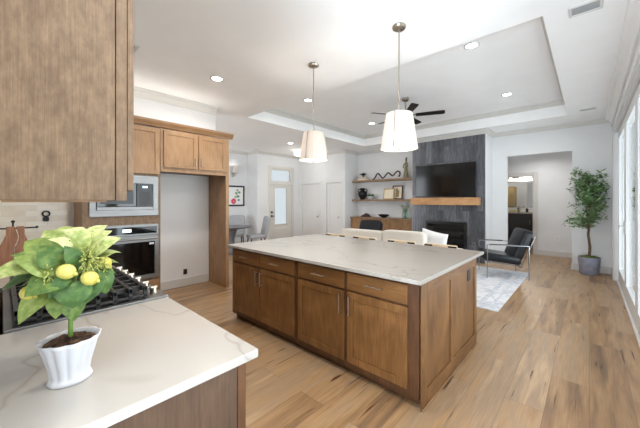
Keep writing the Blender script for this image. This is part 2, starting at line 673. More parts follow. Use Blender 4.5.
M['floor'] = floor_mat()
M['backsplash'] = brick_mat('backsplash_tile', 0.20, 0.0667, 0.003,
                            [(0.0, (222, 206, 184)), (0.5, (238, 226, 208)), (1.0, (246, 238, 226))], (228, 218, 204), 0.22, 'YZ', False, 0.5, ((1, 1, 1), 8.0), 0.4, 0.5, 0.3)[0]  # tile colours lightened to stand in for under-cabinet light
M['slate'] = brick_mat('slate_tile', 0.61, 0.152, 0.002,
                       [(0.05, (60, 61, 65)), (0.35, (80, 81, 86)), (0.6, (94, 96, 101)), (0.95, (118, 120, 126))], (62, 63, 68), 0.26, 'XZ', True, 0.33, ((10, 10, 2), 2.2), 0.3, 0.5, 0.5)[0]


def rug_mat():
    m = noisy('faded_rug', [(0.34, (186, 190, 200)), (0.47, (212, 213, 218)), (0.6, (230, 229, 229)), (0.72, (204, 206, 212))], 3.4, 8, 0.95, (1, 1, 1), 0.15, 0, 1.6)
    return m


M['rug'] = rug_mat()
M['rugband'] = noisy('rug_border', [(0.35, (186, 191, 202)), (0.65, (216, 218, 223))], 12, 6, 0.95)

# ------------------------------------------------------------------ room shell
CZ = 3.12
TZ = 3.43
TX0, TX1, TY0, TY1 = -5.0, -0.31, 3.30, 7.40
RX = 0.335

fl = MB().box(-9.2, 0.55, -3.0, 12.4, -0.12, 0.0)
struct(fl.build('floor', M['floor']))

c = MB()
c.box(-9.2, TX0, -3.0, 8.25, CZ, CZ + 0.06)
c.box(TX1, 0.55, -3.0, 8.25, CZ, CZ + 0.06)
c.box(TX0, TX1, -3.0, TY0, CZ, CZ + 0.06)
c.box(TX0, TX1, TY1, 8.25, CZ, CZ + 0.06)
c.box(TX0 - 0.06, TX0, TY0, TY1, CZ + 0.06, TZ)
c.box(TX1, TX1 + 0.06, TY0, TY1, CZ + 0.06, TZ)
c.box(TX0 - 0.06, TX1 + 0.06, TY0 - 0.06, TY0, CZ + 0.06, TZ)
c.box(TX0 - 0.06, TX1 + 0.06, TY1, TY1 + 0.06, CZ + 0.06, TZ)
c.box(TX0 - 0.06, TX1 + 0.06, TY0 - 0.06, TY1 + 0.06, TZ, TZ + 0.06)
c.box(-3.4, 0.55, 8.25, 12.4, 2.75, 2.81)
struct(c.build('ceiling', M['ceil']))

DXL = -8.576
# dining side wall, step and front door wall
struct(MB().box(DXL - 0.12, DXL, -3.0, 5.677, 0, CZ).build('wall_dining', M['wall']))
struct(MB().box(DXL - 0.12, -8.0, 5.677, 5.80, 0, CZ).build('wall_step', M['wall']))
w = MB()
w.box(-8.12, -8.0, 5.80, 6.19, 0, CZ)
w.box(-8.12, -8.0, 7.19, 7.54, 0, CZ)
w.box(-8.12, -8.0, 6.19, 7.19, 2.60, CZ)
struct(w.build('wall_front', M['wall']))
# closet wall with two doors (faces the kitchen)
w = MB()
D2 = (-7.84, -6.95)
D3 = (-6.63, -6.0)
w.box(-8.12, D2[0], 7.54, 7.66, 0, CZ)
w.box(D2[1], D3[0], 7.54, 7.66, 0, CZ)
w.box(D3[1], -5.83, 7.54, 7.66, 0, CZ)
w.box(D2[0], D2[1], 7.54, 7.66, 2.08, CZ)
w.box(D3[0], D3[1], 7.54, 7.66, 2.08, CZ)
w.box(-5.95, -5.83, 7.66, 8.22, 0, CZ)
struct(w.build('wall_closet', M['wall']))
# living room end wall with the hall opening
w = MB()
HX0, HX1, HZ = -1.458, -0.272, 2.53
w.box(-5.95, HX0, 8.22, 8.34, 0, CZ)
w.box(HX1, 0.55, 8.22, 8.34, 0, CZ)
w.box(HX0, HX1, 8.22, 8.34, HZ, CZ)
struct(w.build('wall_back', M['wall']))
struct(MB().box(-3.59, -1.765, 7.65, 8.22, 0, CZ).build('wall_fireplace', M['wall']))
# patio wall: solid end pier and header over the glass
w = MB()
SY0, SY1, SZ = -0.6, 7.62, 2.74
w.box(RX, RX + 0.19, SY1, 8.22, 0, CZ)
w.box(RX, RX + 0.19, SY0, SY1, SZ, CZ)
w.box(RX, RX + 0.19, -3.0, SY0, 0, CZ)
struct(w.build('wall_patio', M['wall']))
# kitchen walls
w = MB()
w.box(-5.24, -5.12, -0.17, 2.68, 0, CZ)
w.box(-5.12, -4.93, 0.0, 2.60, 2.62, CZ)
struct(w.build('wall_kitchen', M['wall']))
struct(MB().box(-5.24, -0.87, -0.19, -0.05, 0, CZ).build('wall_range', M['wall']))
struct(MB().box(-5.12, -5.108, -0.05, 0.62, 0.915, 2.2).build('trim_backsplash', M['backsplash']))
# hall and bathroom beyond
w = MB()
BX0, BX1, BZ = -1.80, -1.13, 2.16
w.box(-2.6, BX0, 9.90, 10.0, 0, 2.75)
w.box(BX1, 0.5, 9.90, 10.0, 0, 2.75)
w.box(BX0, BX1, 9.90, 10.0, BZ, 2.75)
struct(w.build('wall_hall', M['wall']))
struct(MB().box(-2.7, -2.6, 8.34, 12.1, 0, 2.75).build('wall_bath_side', M['wall']))
struct(MB().box(-0.9, -0.8, 10.0, 12.1, 0, 2.75).build('wall_bath_end', M['wall']))
struct(MB().box(-2.6, -0.9, 12.0, 12.1, 0, 2.75).build('wall_bath_back', M['wall']))
struct(MB().box(0.45, 0.55, 8.34, 9.95, 0, 2.75).build('wall_hall_end', M['wall']))


# crown mouldings
PROF = [(0, 0), (0, -0.10), (0.015, -0.10), (0.022, -0.075), (0.05, -0.04), (0.075, -0.028), (0.08, 0)]


def crown(m, p0, p1, nrm, z, k=1.0, over=0.0):
    p0, p1, n = Vector((p0[0], p0[1], z)), Vector((p1[0], p1[1], z)), Vector((nrm[0], nrm[1], 0))
    d = (p1 - p0).normalized()
    p0, p1 = p0 - d * over, p1 + d * over
    m.prism(PROF, lambda u, w_, t: (p0 if t == 0 else p1) + n * u * k + Vector((0, 0, w_ * k)), 0, 1)


cr = MB()
crown(cr, (TX0, TY0), (TX0, TY1), (1, 0), TZ)
crown(cr, (TX1, TY0), (TX1, TY1), (-1, 0), TZ)
crown(cr, (TX0, TY0), (TX1, TY0), (0, 1), TZ)
crown(cr, (TX0, TY1), (TX1, TY1), (0, -1), TZ)
struct(cr.build('trim_tray_crown', M['trim']))
cr = MB()
crown(cr, (-1.765, 8.22), (RX, 8.22), (0, -1), CZ)
crown(cr, (-3.59, 7.65), (-1.765, 7.65), (0, -1), CZ, 1, 0.08)
crown(cr, (-1.765, 7.65), (-1.765, 8.22), (1, 0), CZ)
crown(cr, (-3.59, 7.65), (-3.59, 8.22), (-1, 0), CZ)
crown(cr, (-5.83, 8.22), (-3.59, 8.22), (0, -1), CZ)
crown(cr, (-5.83, 7.54), (-5.83, 8.22), (1, 0), CZ)
crown(cr, (-8.0, 7.54), (-5.83, 7.54), (0, -1), CZ, 1, 0.0)
crown(cr, (-8.0, 5.677), (-8.0, 7.54), (1, 0), CZ)
crown(cr, (DXL, 5.677), (-8.0, 5.677), (0, -1), CZ, 1, 0.0)
crown(cr, (DXL, -3.0), (DXL, 5.677), (1, 0), CZ)
crown(cr, (-4.93, 0.0), (-4.93, 2.60), (1, 0), CZ, 1.25)
struct(cr.build('trim_crown', M['trim']))
cr = MB()
crown(cr, (RX, SY0), (RX, 8.22), (-1, 0), CZ, 1.25)
struct(cr.build('trim_crown_patio', M['ceil']))

BH, BT = 0.14, 0.016
for nm, boxes in (('back', ((-1.765, HX0, 8.22 - BT, 8.22), (HX1, RX, 8.22 - BT, 8.22), (HX1 - BT, HX1, 8.22, 8.34))),
                  ('fireplace', ((-1.765, -1.765 + BT, 7.65, 8.22),)),
                  ('hall', ((BX1 + 0.1, 0.45, 9.90 - BT, 9.90),)),
                  ('patio', ((RX - BT, RX, SY1 + 0.1, 8.22),)),
                  ('niche', ((-5.12, -5.12 + BT, 1.55, 2.55),)),
                  ('front', ((-8.0, -8.0 + BT, 5.677, 6.1),)),
                  ('closet', ((-6.86, -6.72, 7.54 - BT, 7.54),)),
                  ('dining', ((DXL, DXL + BT, -3, 5.677),))):
    bb = MB()
    for q in boxes:
        bb.box(q[0], q[1], q[2], q[3], 0, BH)
    struct(bb.build('baseboard_' + nm, M['trim'], bevel=0.003))


def casing(m, fn, u0, u1, z1, wd=0.085, th=0.018, sill=None):
    # door casing around an opening: fn(u, d, z)
    def bx(a, b, z0, zz):
        p, q = fn(a, 0, z0), fn(b, -th, zz)
        m.box(p[0], q[0], p[1], q[1], p[2], q[2])
    bx(u0 - wd, u0, 0, z1 + wd)
    bx(u1, u1 + wd, 0, z1 + wd)
    bx(u0, u1, z1, z1 + wd)


# front door with a tall lite, transom above
F_front = lambda u, d, z: (-8.0 - d, u, z)
t = MB()
casing(t, F_front, 6.19, 7.19, 2.60)
t.box(-8.10, -8.0, 6.19, 7.19, 2.035, 2.11)
struct(t.build('trim_front_door', M['front_door'], bevel=0.004))
d = MB()
dy0, dy1 = 6.20, 7.18
gy0, gy1, gz0, gz1 = 6.41, 6.95, 0.66, 1.92
d.box(-8.07, -8.02, dy0, gy0, 0.01, 2.03)
d.box(-8.07, -8.02, gy1, dy1, 0.01, 2.03)
d.box(-8.07, -8.02, gy0, gy1, 0.01, gz0)
d.box(-8.07, -8.02, gy0, gy1, gz1, 2.03)
d.box(-8.02, -8.008, gy0 - 0.03, gy0, gz0 - 0.03, gz1 + 0.03)
d.box(-8.02, -8.008, gy1, gy1 + 0.03, gz0 - 0.03, gz1 + 0.03)
d.box(-8.02, -8.008, gy0, gy1, gz0 - 0.03, gz0)
d.box(-8.02, -8.008, gy0, gy1, gz1, gz1 + 0.03)
d.box(-8.02, -8.01, 6.36, 7.0, 0.2, 0.52)
door = struct(d.build('door_1', M['front_door'], bevel=0.003))
MB().box(-8.05, -8.042, gy0, gy1, gz0, gz1).build('glass_lite', M['glass'], door)
h = MB()
for z in (1.08, 0.95):
    h.cyl((-8.02, 6.265, z), (-7.99, 6.265, z), 0.03)
    h.cyl((-7.99, 6.265, z), (-7.96, 6.265, z), 0.018)
h.box(-7.968, -7.952, 6.265, 6.37, 0.94, 0.96)
h.build('lever_handle', M['darkmetal'], door, smooth=True)
wn = MB()
wn.box(-8.09, -8.02, 6.19, 6.27, 2.11, 2.60).box(-8.09, -8.02, 7.11, 7.19, 2.11, 2.60).box(-8.09, -8.02, 6.27, 7.11, 2.11, 2.17).box(-8.09, -8.02, 6.27, 7.11, 2.54, 2.60)
wo = struct(wn.build('window_1', M['front_door'], bevel=0.003))
MB().box(-8.06, -8.052, 6.27, 7.11, 2.17, 2.54).build('glass_pane', M['glass'], wo)

# two closet doors
t = MB()
F_cl = lambda u, d_, z: (u, 7.54 + d_, z)
casing(t, F_cl, D2[0], D2[1], 2.08)
casing(t, F_cl, D3[0], D3[1], 2.08)
struct(t.build('trim_closet_doors', M['door_paint'], bevel=0.004))


def panel_door(n, u0, u1, knob_u):
    d = MB()
    y0 = 7.555
    g = 0.012
    d.box(u0 + g, u1 - g, y0 + 0.012, y0 + 0.045, 0.01, 2.07)
    sw = 0.11
    d.box(u0 + g, u0 + g + sw, y0, y0 + 0.012, 0.01, 2.07)
    d.box(u1 - g - sw, u1 - g, y0, y0 + 0.012, 0.01, 2.07)
    d.box(u0 + g + sw, u1 - g - sw, y0, y0 + 0.012, 0.01, 0.24)
    d.box(u0 + g + sw, u1 - g - sw, y0, y0 + 0.012, 1.94, 2.07)
    o = struct(d.build(n, M['door_paint'], bevel=0.004))
    k = MB().cyl((knob_u, y0, 0.93), (knob_u, y0 - 0.045, 0.93), 0.012).sell((knob_u, y0 - 0.055, 0.93), (0.055, 0.045, 0.055), 1.0, 12)
    k.build('door_knob', M['nickel'], o, smooth='all')


panel_door('door_2', D2[0], D2[1], D2[1] - 0.09)
panel_door('door_3', D3[0], D3[1], D3[1] - 0.08)

# bathroom door casing
t = MB()
casing(t, lambda u, d_, z: (u, 9.90 + d_, z), BX0, BX1, BZ, 0.1)
t.box(BX0, BX0 + 0.02, 9.9, 10.0, 0, BZ).box(BX1 - 0.02, BX1, 9.9, 10.0, 0, BZ).box(BX0, BX1, 9.9, 10.0, BZ - 0.02, BZ)
struct(t.build('trim_bath_door', M['trim'], bevel=0.004))

# patio sliding doors
t = MB()
t.box(RX - 0.02, RX, SY1, SY1 + 0.1, 0, SZ + 0.1)
t.box(RX - 0.02, RX, SY0, SY1, SZ, SZ + 0.1)
t.box(RX, RX + 0.19, SY1 - 0.02, SY1, 0, SZ)
t.box(RX, RX + 0.19, SY0, SY1, SZ - 0.03, SZ)
t.box(RX, RX + 0.19, SY0, SY0 + 0.03, 0, SZ)
t.box(RX + 0.03, RX + 0.19, SY0, SY1, 0.0, 0.025)
t.box(RX - 0.04, RX, SY0, SY1 + 0.12, SZ + 0.1, SZ + 0.13)
struct(t.build('trim_patio', M['white_trim'], bevel=0.003))


def slider(n, y0, y1, x):
    d = MB()
    sw, th = 0.12, 0.05
    d.box(x, x + th, y0, y0 + sw, 0.026, SZ - 0.035)
    d.box(x, x + th, y1 - sw, y1, 0.026, SZ - 0.035)
    d.box(x, x + th, y0 + sw, y1 - sw, 0.026, 0.24)
    d.box(x, x + th, y0 + sw, y1 - sw, SZ - 0.17, SZ - 0.035)
    o = struct(d.build(n, M['white_trim'], bevel=0.004))
    MB().box(x + 0.032, x + 0.038, y0 + sw, y1 - sw, 0.24, SZ - 0.17).build('glass_pane', M['glass'], o)
    return o


DXP = RX + 0.05
sl = [slider('door_%d' % (4 + k), 7.58 - 1.40 * (k + 1) + 0.008, 7.58 - 1.40 * k, DXP) for k in range(5)]
h = MB()
for k, yy in enumerate((6.26, 6.10)):
    h.box(DXP - 0.012, DXP, yy - 0.03, yy + 0.03, 0.97, 1.16)
    h.box(DXP - 0.055, DXP - 0.012, yy - 0.012, yy + 0.012, 1.06, 1.085)
    h.box(DXP - 0.068, DXP - 0.052, yy - 0.06, yy + 0.06, 1.05, 1.095)
h.build('latch_handle', M['white_trim'], sl[0], bevel=0.003)
# outside
struct(MB().box(0.55, 5.0, -3, 10, -0.14, -0.03).build('floor_patio', M['patio']))
struct(MB().box(5.0, 30, -12, 26, -0.2, -0.06).build('floor_lawn', M['lawn']))


# ------------------------------------------------------------------ cabinet pieces
def fY(front):      # front faces -Y
    return lambda u, d, z: (u, front + d, z)


def fYp(front):     # front faces +Y
    return lambda u, d, z: (u, front - d, z)


def fX(front):      # front faces +X
    return lambda u, d, z: (front - d, u, z)


def bxf(m, fn, u0, u1, d0, d1, z0, z1):
    a, b = fn(u0, d0, z0), fn(u1, d1, z1)
    return m.box(a[0], b[0], a[1], b[1], a[2], b[2])


def shaker(parent, fn, u0, u1, z0, z1, m, name='door', rail=0.058, th=0.02):
    d = MB()
    bxf(d, fn, u0, u0 + rail, 0, th, z0, z1)
    bxf(d, fn, u1 - rail, u1, 0, th, z0, z1)
    bxf(d, fn, u0 + rail, u1 - rail, 0, th, z0, z0 + rail)
    bxf(d, fn, u0 + rail, u1 - rail, 0, th, z1 - rail, z1)
    bxf(d, fn, u0 + rail, u1 - rail, 0.010, th, z0 + rail, z1 - rail)
    return d.build(name, m, parent, bevel=0.0022)


def pull(parent, fn, u, z, length, vertical=True, m=None, r=0.0055, so=0.03):
    h = MB()
    e = length / 2
    if vertical:
        h.cyl(fn(u, -so, z - e), fn(u, -so, z + e), r, n=10)
        for s in (-1, 1):
            h.cyl(fn(u, 0, z + s * e * 0.78), fn(u, -so, z + s * e * 0.78), r * 0.85, n=10)
    else:
        h.cyl(fn(u - e, -so, z), fn(u + e, -so, z), r, n=10)
        for s in (-1, 1):
            h.cyl(fn(u + s * e * 0.78, 0, z), fn(u + s * e * 0.78, -so, z), r * 0.85, n=10)
    return h.build('bar_handle', m or M['nickel'], parent, smooth=True)


# ------------------------------------------------------------------ island
def island_cabinet(x0, x1, cols, label, end_left=0.0, end_right=0.0):
    t = thing('island_cabinet', ((x0 + x1) / 2, 2.25, 0), label, 'cabinet', 'base cabinets of the island')
    b = MB()
    b.box(x0, x1, 1.976, 2.55, 0.07, 0.884)
    b.box(x0, x1, 2.02, 2.55, 0.0, 0.07)
    b.build('cabinet_box', M['wood_in'], t)
    f = MB()
    # face frame
    f.box(x0, cols[0][0] + 0.012, 1.956, 1.976, 0.07, 0.884)
    f.box(cols[-1][1] - 0.012, x1, 1.956, 1.976, 0.07, 0.884)
    for a, c_ in zip(cols[:-1], cols[1:]):
        f.box(a[1] - 0.012, c_[0] + 0.012, 1.956, 1.976, 0.07, 0.884)
    f.build_each('stile', M['wood_in'], t, bevel=0.0015)
    r = MB()
    for a in cols:
        for z0, z1 in ((0.856, 0.884), (0.696, 0.728), (0.07, 0.132)):
            r.box(a[0] + 0.012, a[1] - 0.012, 1.957, 1.976, z0, z1)
    r.build_each('rail', M['wood_in'], t)
    fn = fY(1.936)
    for i, a in enumerate(cols):
        dr = MB()
        bxf(dr, fn, a[0], a[1], 0, 0.02, 0.722, 0.862)
        dr = dr.build('drawer', M['wood_x'], t, bevel=0.003)
        pull(dr, fn, (a[0] + a[1]) / 2, 0.795, 0.16, False)
        d = shaker(t, fn, a[0], a[1], 0.124, 0.704, M['wood'])
        s = 1 if i % 2 == 0 else -1
        u = a[1] - 0.035 if s > 0 else a[0] + 0.035
        pull(d, fn, u, 0.595, 0.16, True)
    return t


island_cabinet(-3.285, -2.098, [(-3.245, -2.70), (-2.685, -2.125)], 'island cabinet with two drawers over two doors, at the end towards the fridge niche')
island_cabinet(-2.096, -0.867, [(-2.07, -1.507), (-1.478, -0.945)], 'island cabinet with two drawers over two doors, beside the panelled end with the outlet')

t = thing('island_cladding', (-2.07, 2.95, 0), 'brown panelled back and end of the island with a dark outlet plate', 'island panel')
b = MB()
b.box(-3.285, -0.895, 2.551, 3.255, 0.0, 0.884)
b.box(-0.895, -0.867, 2.552, 3.255, 0.0, 0.884)
b.build('cabinet_box', M['wood'], t)
b = MB()
YA, YB = 1.976, 3.275
b.box(-0.866, -0.858, YA, YB, 0.0, 0.884)
b.build('end_panel', M['wood'], t)
b = MB()
XF, XB = -0.846, -0.858
b.box(XB, XF, YA - 0.02, YA + 0.075, 0.0, 0.884)
b.box(XB, XF, 2.535, 2.605, 0.12, 0.80)
b.box(XB, XF, YB - 0.065, YB, 0.0, 0.884)
b.build_each('stile', M['wood'], t, bevel=0.002)
b = MB()
b.box(XB, XF, YA + 0.075, YB - 0.065, 0.80, 0.884)
b.box(XB, XF, YA + 0.075, YB - 0.065, 0.0, 0.12)
b.build_each('rail', M['wood_y'], t, bevel=0.002)
b = MB().box(-0.846, -0.836, YA - 0.02, YB, 0.0, 0.018)
b.build('shoe_moulding', M['tan_y'], t, bevel=0.004)
b = MB().box(-0.858, -0.850, 3.005, 3.085, 0.69, 0.80)
o = b.build('outlet_plate', M['dark_outlet'], t, bevel=0.003)
b = MB().box(-0.850, -0.847, 3.03, 3.06, 0.70, 0.735).box(-0.850, -0.847, 3.03, 3.06, 0.755, 0.79)
b.build('outlet_socket', M['black'], o)

b = MB().box(-3.325, -0.832, 1.90, 3.505, 0.885, 0.915)
tag(base_origin(b.build('island_countertop', M['quartz'], bevel=0.003)), 'large white veined quartz slab topping the brown island', 'countertop')

# ------------------------------------------------------------------ range-side counter
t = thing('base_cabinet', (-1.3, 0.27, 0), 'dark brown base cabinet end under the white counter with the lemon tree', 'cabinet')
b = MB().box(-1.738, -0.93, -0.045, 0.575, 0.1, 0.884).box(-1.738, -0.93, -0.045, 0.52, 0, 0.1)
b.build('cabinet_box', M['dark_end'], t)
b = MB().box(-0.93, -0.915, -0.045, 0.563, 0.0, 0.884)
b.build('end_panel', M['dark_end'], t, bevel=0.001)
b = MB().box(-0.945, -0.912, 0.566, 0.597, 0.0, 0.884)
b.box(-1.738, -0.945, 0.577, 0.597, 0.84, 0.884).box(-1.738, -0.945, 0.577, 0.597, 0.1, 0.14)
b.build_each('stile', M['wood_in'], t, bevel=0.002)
for u0, u1 in ((-1.73, -1.345), (-1.33, -0.95)):
    d = shaker(t, fYp(0.617), u0, u1, 0.12, 0.68, M['wood'])
    pull(d, fYp(0.617), u0 + 0.04, 0.58, 0.16)
    dr = MB()
    bxf(dr, fYp(0.617), u0, u1, 0, 0.02, 0.70, 0.855)
    dr = dr.build('drawer', M['wood_x'], t, bevel=0.003)
    pull(dr, fYp(0.617), (u0 + u1) / 2, 0.78, 0.16, False)
b = MB().box(-1.742, -0.885, -0.05, 0.633, 0.885, 0.915)
tag(base_origin(b.build('countertop', M['quartz'], bevel=0.003)), 'white quartz counter slab holding the potted lemon tree', 'countertop')

t = thing('base_cabinet', (-3.9, 0.27, 0), 'brown base cabinet beyond the range, below the tiled backsplash corner', 'cabinet')
MB().box(-5.10, -2.685, -0.045, 0.60, 0.0, 0.884).build('cabinet_box', M['wood'], t)
for k in range(3):
    u0 = -4.4 + k * 0.57
    d = shaker(t, fYp(0.62), u0, u0 + 0.555, 0.12, 0.86, M['wood'])
    pull(d, fYp(0.62), u0 + 0.05, 0.76, 0.16)
b = MB().box(-5.105, -2.682, -0.05, 0.633, 0.885, 0.915)
tag(base_origin(b.build('countertop', M['quartz'], bevel=0.003)), 'white counter slab beyond the cooktop, under the tiled backsplash', 'countertop')

# gas rangetop
RX0, RX1 = -2.678, -1.746
t = thing('gas_cooktop', ((RX0 + RX1) / 2, 0.30, 0.0), 'stainless gas cooktop with heavy black grates behind the lemon tree', 'cooktop')
b = MB().box(RX0, RX1, 0.005, 0.64, 0.72, 0.925)
b.build('cooktop_body', M['steel'], t, bevel=0.004)
MB().box(RX0 + 0.01, RX1 - 0.01, 0.02, 0.57, 0.0, 0.70).build('oven_base', M['steel'], t)
MB().box(RX0 + 0.02, RX1 - 0.02, 0.03, 0.55, 0.925, 0.929).build('burner_tray', M['black'], t)
for k in range(3):
    gx0 = RX0 + 0.022 + k * 0.296
    gx1 = gx0 + 0.292
    g = MB()
    z0, z1 = 0.966, 0.99
    bw = 0.017
    for i in range(8):
        y = 0.035 + i * 0.0695
        g.box(gx0, gx1, y, y + bw, z0, z1)
        for x in (gx0, gx1 - 0.014):
            g.box(x, x + 0.014, y - 0.001, y + bw + 0.001, 0.929, z1 - 0.001)
    for x in (gx0 + 0.05, (gx0 + gx1) / 2 - bw / 2, gx1 - 0.05 - bw):
        g.box(x, x + bw, 0.036, 0.538, z0 - 0.006, z1 - 0.004)
    for x in (gx0, gx1 - bw):
        g.box(x, x + bw, 0.036, 0.538, 0.937, 0.950)
    g.build('grate', M['iron'], t, bevel=0.002)
    for y in (0.17, 0.45):
        xb = (gx0 + gx1) / 2
        bu = MB().lathe([(0.055, 0), (0.055, 0.006), (0.04, 0.008), (0.04, 0.016), (0.03, 0.018), (0.0, 0.018)], (xb, y, 0.929), 20)
        bu.build('burner', M['iron'], t, smooth=True)
for k in range(6):
    x = RX0 + 0.10 + k * 0.146
    kn = MB().cyl((x, 0.595, 0.925), (x, 0.595, 0.93), 0.026, n=20).cyl((x, 0.595, 0.93), (x, 0.595, 0.955), 0.02, 0.018, n=20).box(x - 0.004, x + 0.004, 0.578, 0.612, 0.955, 0.963)
    kn.build('control_knob', M['nickel'], t, smooth=True)

# ------------------------------------------------------------------ upper cabinet over the counter
UX0, UX1 = -2.3, -1.475
t = thing('upper_cabinet', ((UX0 + UX1) / 2, 0.13, 1.45), 'big brown wall cabinet hanging above the lemon tree counter', 'cabinet')
b = MB().box(UX0, UX1, -0.045, 0.325, 1.455, 3.0)
b.build('cabinet_box', M['wood_grey_lit'], t, bevel=0.001)
b = MB().box(UX0, UX1 + 0.002, 0.328, 0.368, 1.453, 3.0)
b.build('face_frame', M['wood_grey_lit'], t, bevel=0.002)
shaker(t, fYp(0.395), UX0, UX1 - 0.003, 1.498, 2.96, M['wood_grey_lit'], th=0.024)
MB().box(UX0 + 0.03, UX1 - 0.02, 0.0, 0.30, 1.447, 1.455).build('bottom_panel', M['tan'], t)

# ------------------------------------------------------------------ oven tower and fridge surround
TXF = -4.5
t = thing('oven_cabinet', (-4.8, 1.10, 0), 'tall brown cabinet housing the microwave above the wall oven', 'cabinet')
OY0, OY1 = 0.66, 1.535
b = MB()
b.box(-5.10, TXF - 0.02, OY0, OY0 + 0.02, 0, 2.50)
b.box(-5.10, TXF - 0.02, OY1 - 0.02, OY1, 0, 2.50)
b.box(-5.10, -5.08, OY0 + 0.02, OY1 - 0.02, 0, 2.50)
b.box(-5.08, TXF - 0.02, OY0 + 0.02, OY1 - 0.02, 2.48, 2.50)
for z in (0.36, 1.18, 1.83):
    b.box(-5.08, TXF - 0.02, OY0 + 0.02, OY1 - 0.02, z, z + 0.02)
b.build('cabinet_box', M['tan'], t)
f = MB()
f.box(TXF - 0.02, TXF, OY0, 0.74, 0.1, 2.5)
f.box(TXF - 0.02, TXF, 1.49, OY1, 0.1, 2.5)
f.build_each('stile', M['wood_grey_lit'], t, bevel=0.0015)
f = MB()
for z0, z1 in ((0.1, 0.14), (0.345, 0.40), (1.125, 1.255), (1.80, 1.86), (2.45, 2.5)):
    f.box(TXF - 0.02, TXF, 0.74, 1.49, z0, z1)
f.build_each('rail', M['wood_grey_lit'], t, bevel=0.0015)
MB().box(-5.08, TXF - 0.07, OY0 + 0.02, OY1 - 0.02, 0, 0.1).build('toe_kick', M['wood_in'], t)
for i, (u0, u1) in enumerate(((0.68, 1.09), (1.11, 1.518))):
    d = shaker(t, fX(TXF + 0.02), u0, u1, 1.835, 2.475, M['tan'])
    pull(d, fX(TXF + 0.02), u1 - 0.03 if i == 0 else u0 + 0.03, 1.93, 0.13)
dr = MB()
bxf(dr, fX(TXF + 0.02), 0.68, 1.518, 0, 0.02, 0.12, 0.36)
dr = dr.build('drawer', M['tan_y'], t, bevel=0.003)
pull(dr, fX(TXF + 0.02), 1.1, 0.25, 0.16, False)

l = area('ceiling_fill_light', (-4.72, 1.62, 2.615), (PI, 0, 0), 0.10, 1.85, 1.9, (1.0, 0.95, 0.88))  # added unseen lamp on the cabinet tops, brightens soffit and ceiling
l.parent = t
l.location = Vector(l.location) - t.location

# microwave with trim kit
t = thing('microwave', (-4.7, 1.11, 1.26), 'built-in microwave with stainless trim above the wall oven', 'microwave')
MZ0, MZ1 = 1.258, 1.80
b = MB()
X0, X1 = TXF + 0.001, TXF + 0.02
b.box(X0, X1, 0.725, 1.50, MZ1 - 0.105, MZ1)
b.box(X0, X1, 0.725, 1.50, MZ0, MZ0 + 0.075)
b.box(X0, X1, 0.725, 0.79, MZ0 + 0.075, MZ1 - 0.105)
b.box(X0, X1, 1.435, 1.50, MZ0 + 0.075, MZ1 - 0.105)
b.build('trim_frame', M['steel'], t, bevel=0.002)
MB().box(-4.95, TXF, 0.79, 1.43, MZ0 + 0.04, MZ1 - 0.07).build('microwave_body', M['black'], t)
b = MB().box(TXF + 0.001, TXF + 0.03, 0.795, 1.225, MZ0 + 0.125, MZ1 - 0.107)
d = b.build('microwave_door', M['blackglass'], t, bevel=0.003)
MB().box(TXF + 0.03, TXF + 0.034, 0.83, 1.19, MZ0 + 0.16, MZ1 - 0.14).build('door_window', M['black'], d)
b = MB().box(TXF + 0.001, TXF + 0.028, 1.23, 1.43, MZ0 + 0.125, MZ1 - 0.107)
p = b.build('control_panel', M['black'], t, bevel=0.003)
MB().box(TXF + 0.028, TXF + 0.030, 1.30, 1.36, MZ1 - 0.165, MZ1 - 0.14).build('clock_display', M['display'], p)
MB().box(TXF + 0.028, TXF + 0.0295, 1.262, 1.398, MZ0 + 0.145, MZ0 + 0.33).build('keypad', M['iron'], p)
MB().box(TXF + 0.001, TXF + 0.03, 0.795, 1.43, MZ0 + 0.08, MZ0 + 0.12).build('bottom_strip', M['steel'], t, bevel=0.002)

# wall oven
t = thing('wall_oven', (-4.7, 1.11, 0.4), 'stainless wall oven with black glass door under the microwave', 'oven')
MB().box(-5.0, TXF, 0.76, 1.47, 0.405, 1.12).build('oven_body', M['black'], t)
b = MB()
b.box(X0, X1, 0.725, 1.50, 1.108, 1.14)
b.box(X0, X1, 0.725, 1.50, 0.99, 1.012)
b.box(X0, X1, 0.725, 0.745, 1.012, 1.108)
b.box(X0, X1, 1.48, 1.50, 1.012, 1.108)
b.build('control_trim', M['steel'], t, bevel=0.002)
b = MB().box(X0, TXF + 0.018, 0.745, 1.48, 1.012, 1.108)
p = b.build('control_panel', M['blackglass'], t)
MB().box(TXF + 0.018, TXF + 0.020, 1.07, 1.17, 1.04, 1.082).build('clock_display', M['display'], p)
b = MB()
b.box(X0, X1 + 0.01, 0.725, 1.50, 0.90, 0.985)
b.box(X0, X1 + 0.01, 0.725, 0.775, 0.45, 0.90)
b.box(X0, X1 + 0.01, 1.45, 1.50, 0.45, 0.90)
b.box(X0, X1 + 0.01, 0.725, 1.50, 0.395, 0.45)
d = b.build('oven_door', M['steel'], t, bevel=0.003)
MB().box(X0, X1 + 0.006, 0.775, 1.45, 0.45, 0.90).build('door_glass', M['blackglass'], d)
MB().box(X1 + 0.006, X1 + 0.008, 1.385, 1.44, 0.858, 0.884).build('badge', M['print_white'], d)
h = MB().cyl((X1 + 0.05, 0.76, 0.945), (X1 + 0.05, 1.465, 0.945), 0.013, n=14)
for y in (0.79, 1.435):
    h.cyl((X1, y, 0.945), (X1 + 0.05, y, 0.945), 0.01)
h.build('bar_handle', M['steel'], d, smooth=True)

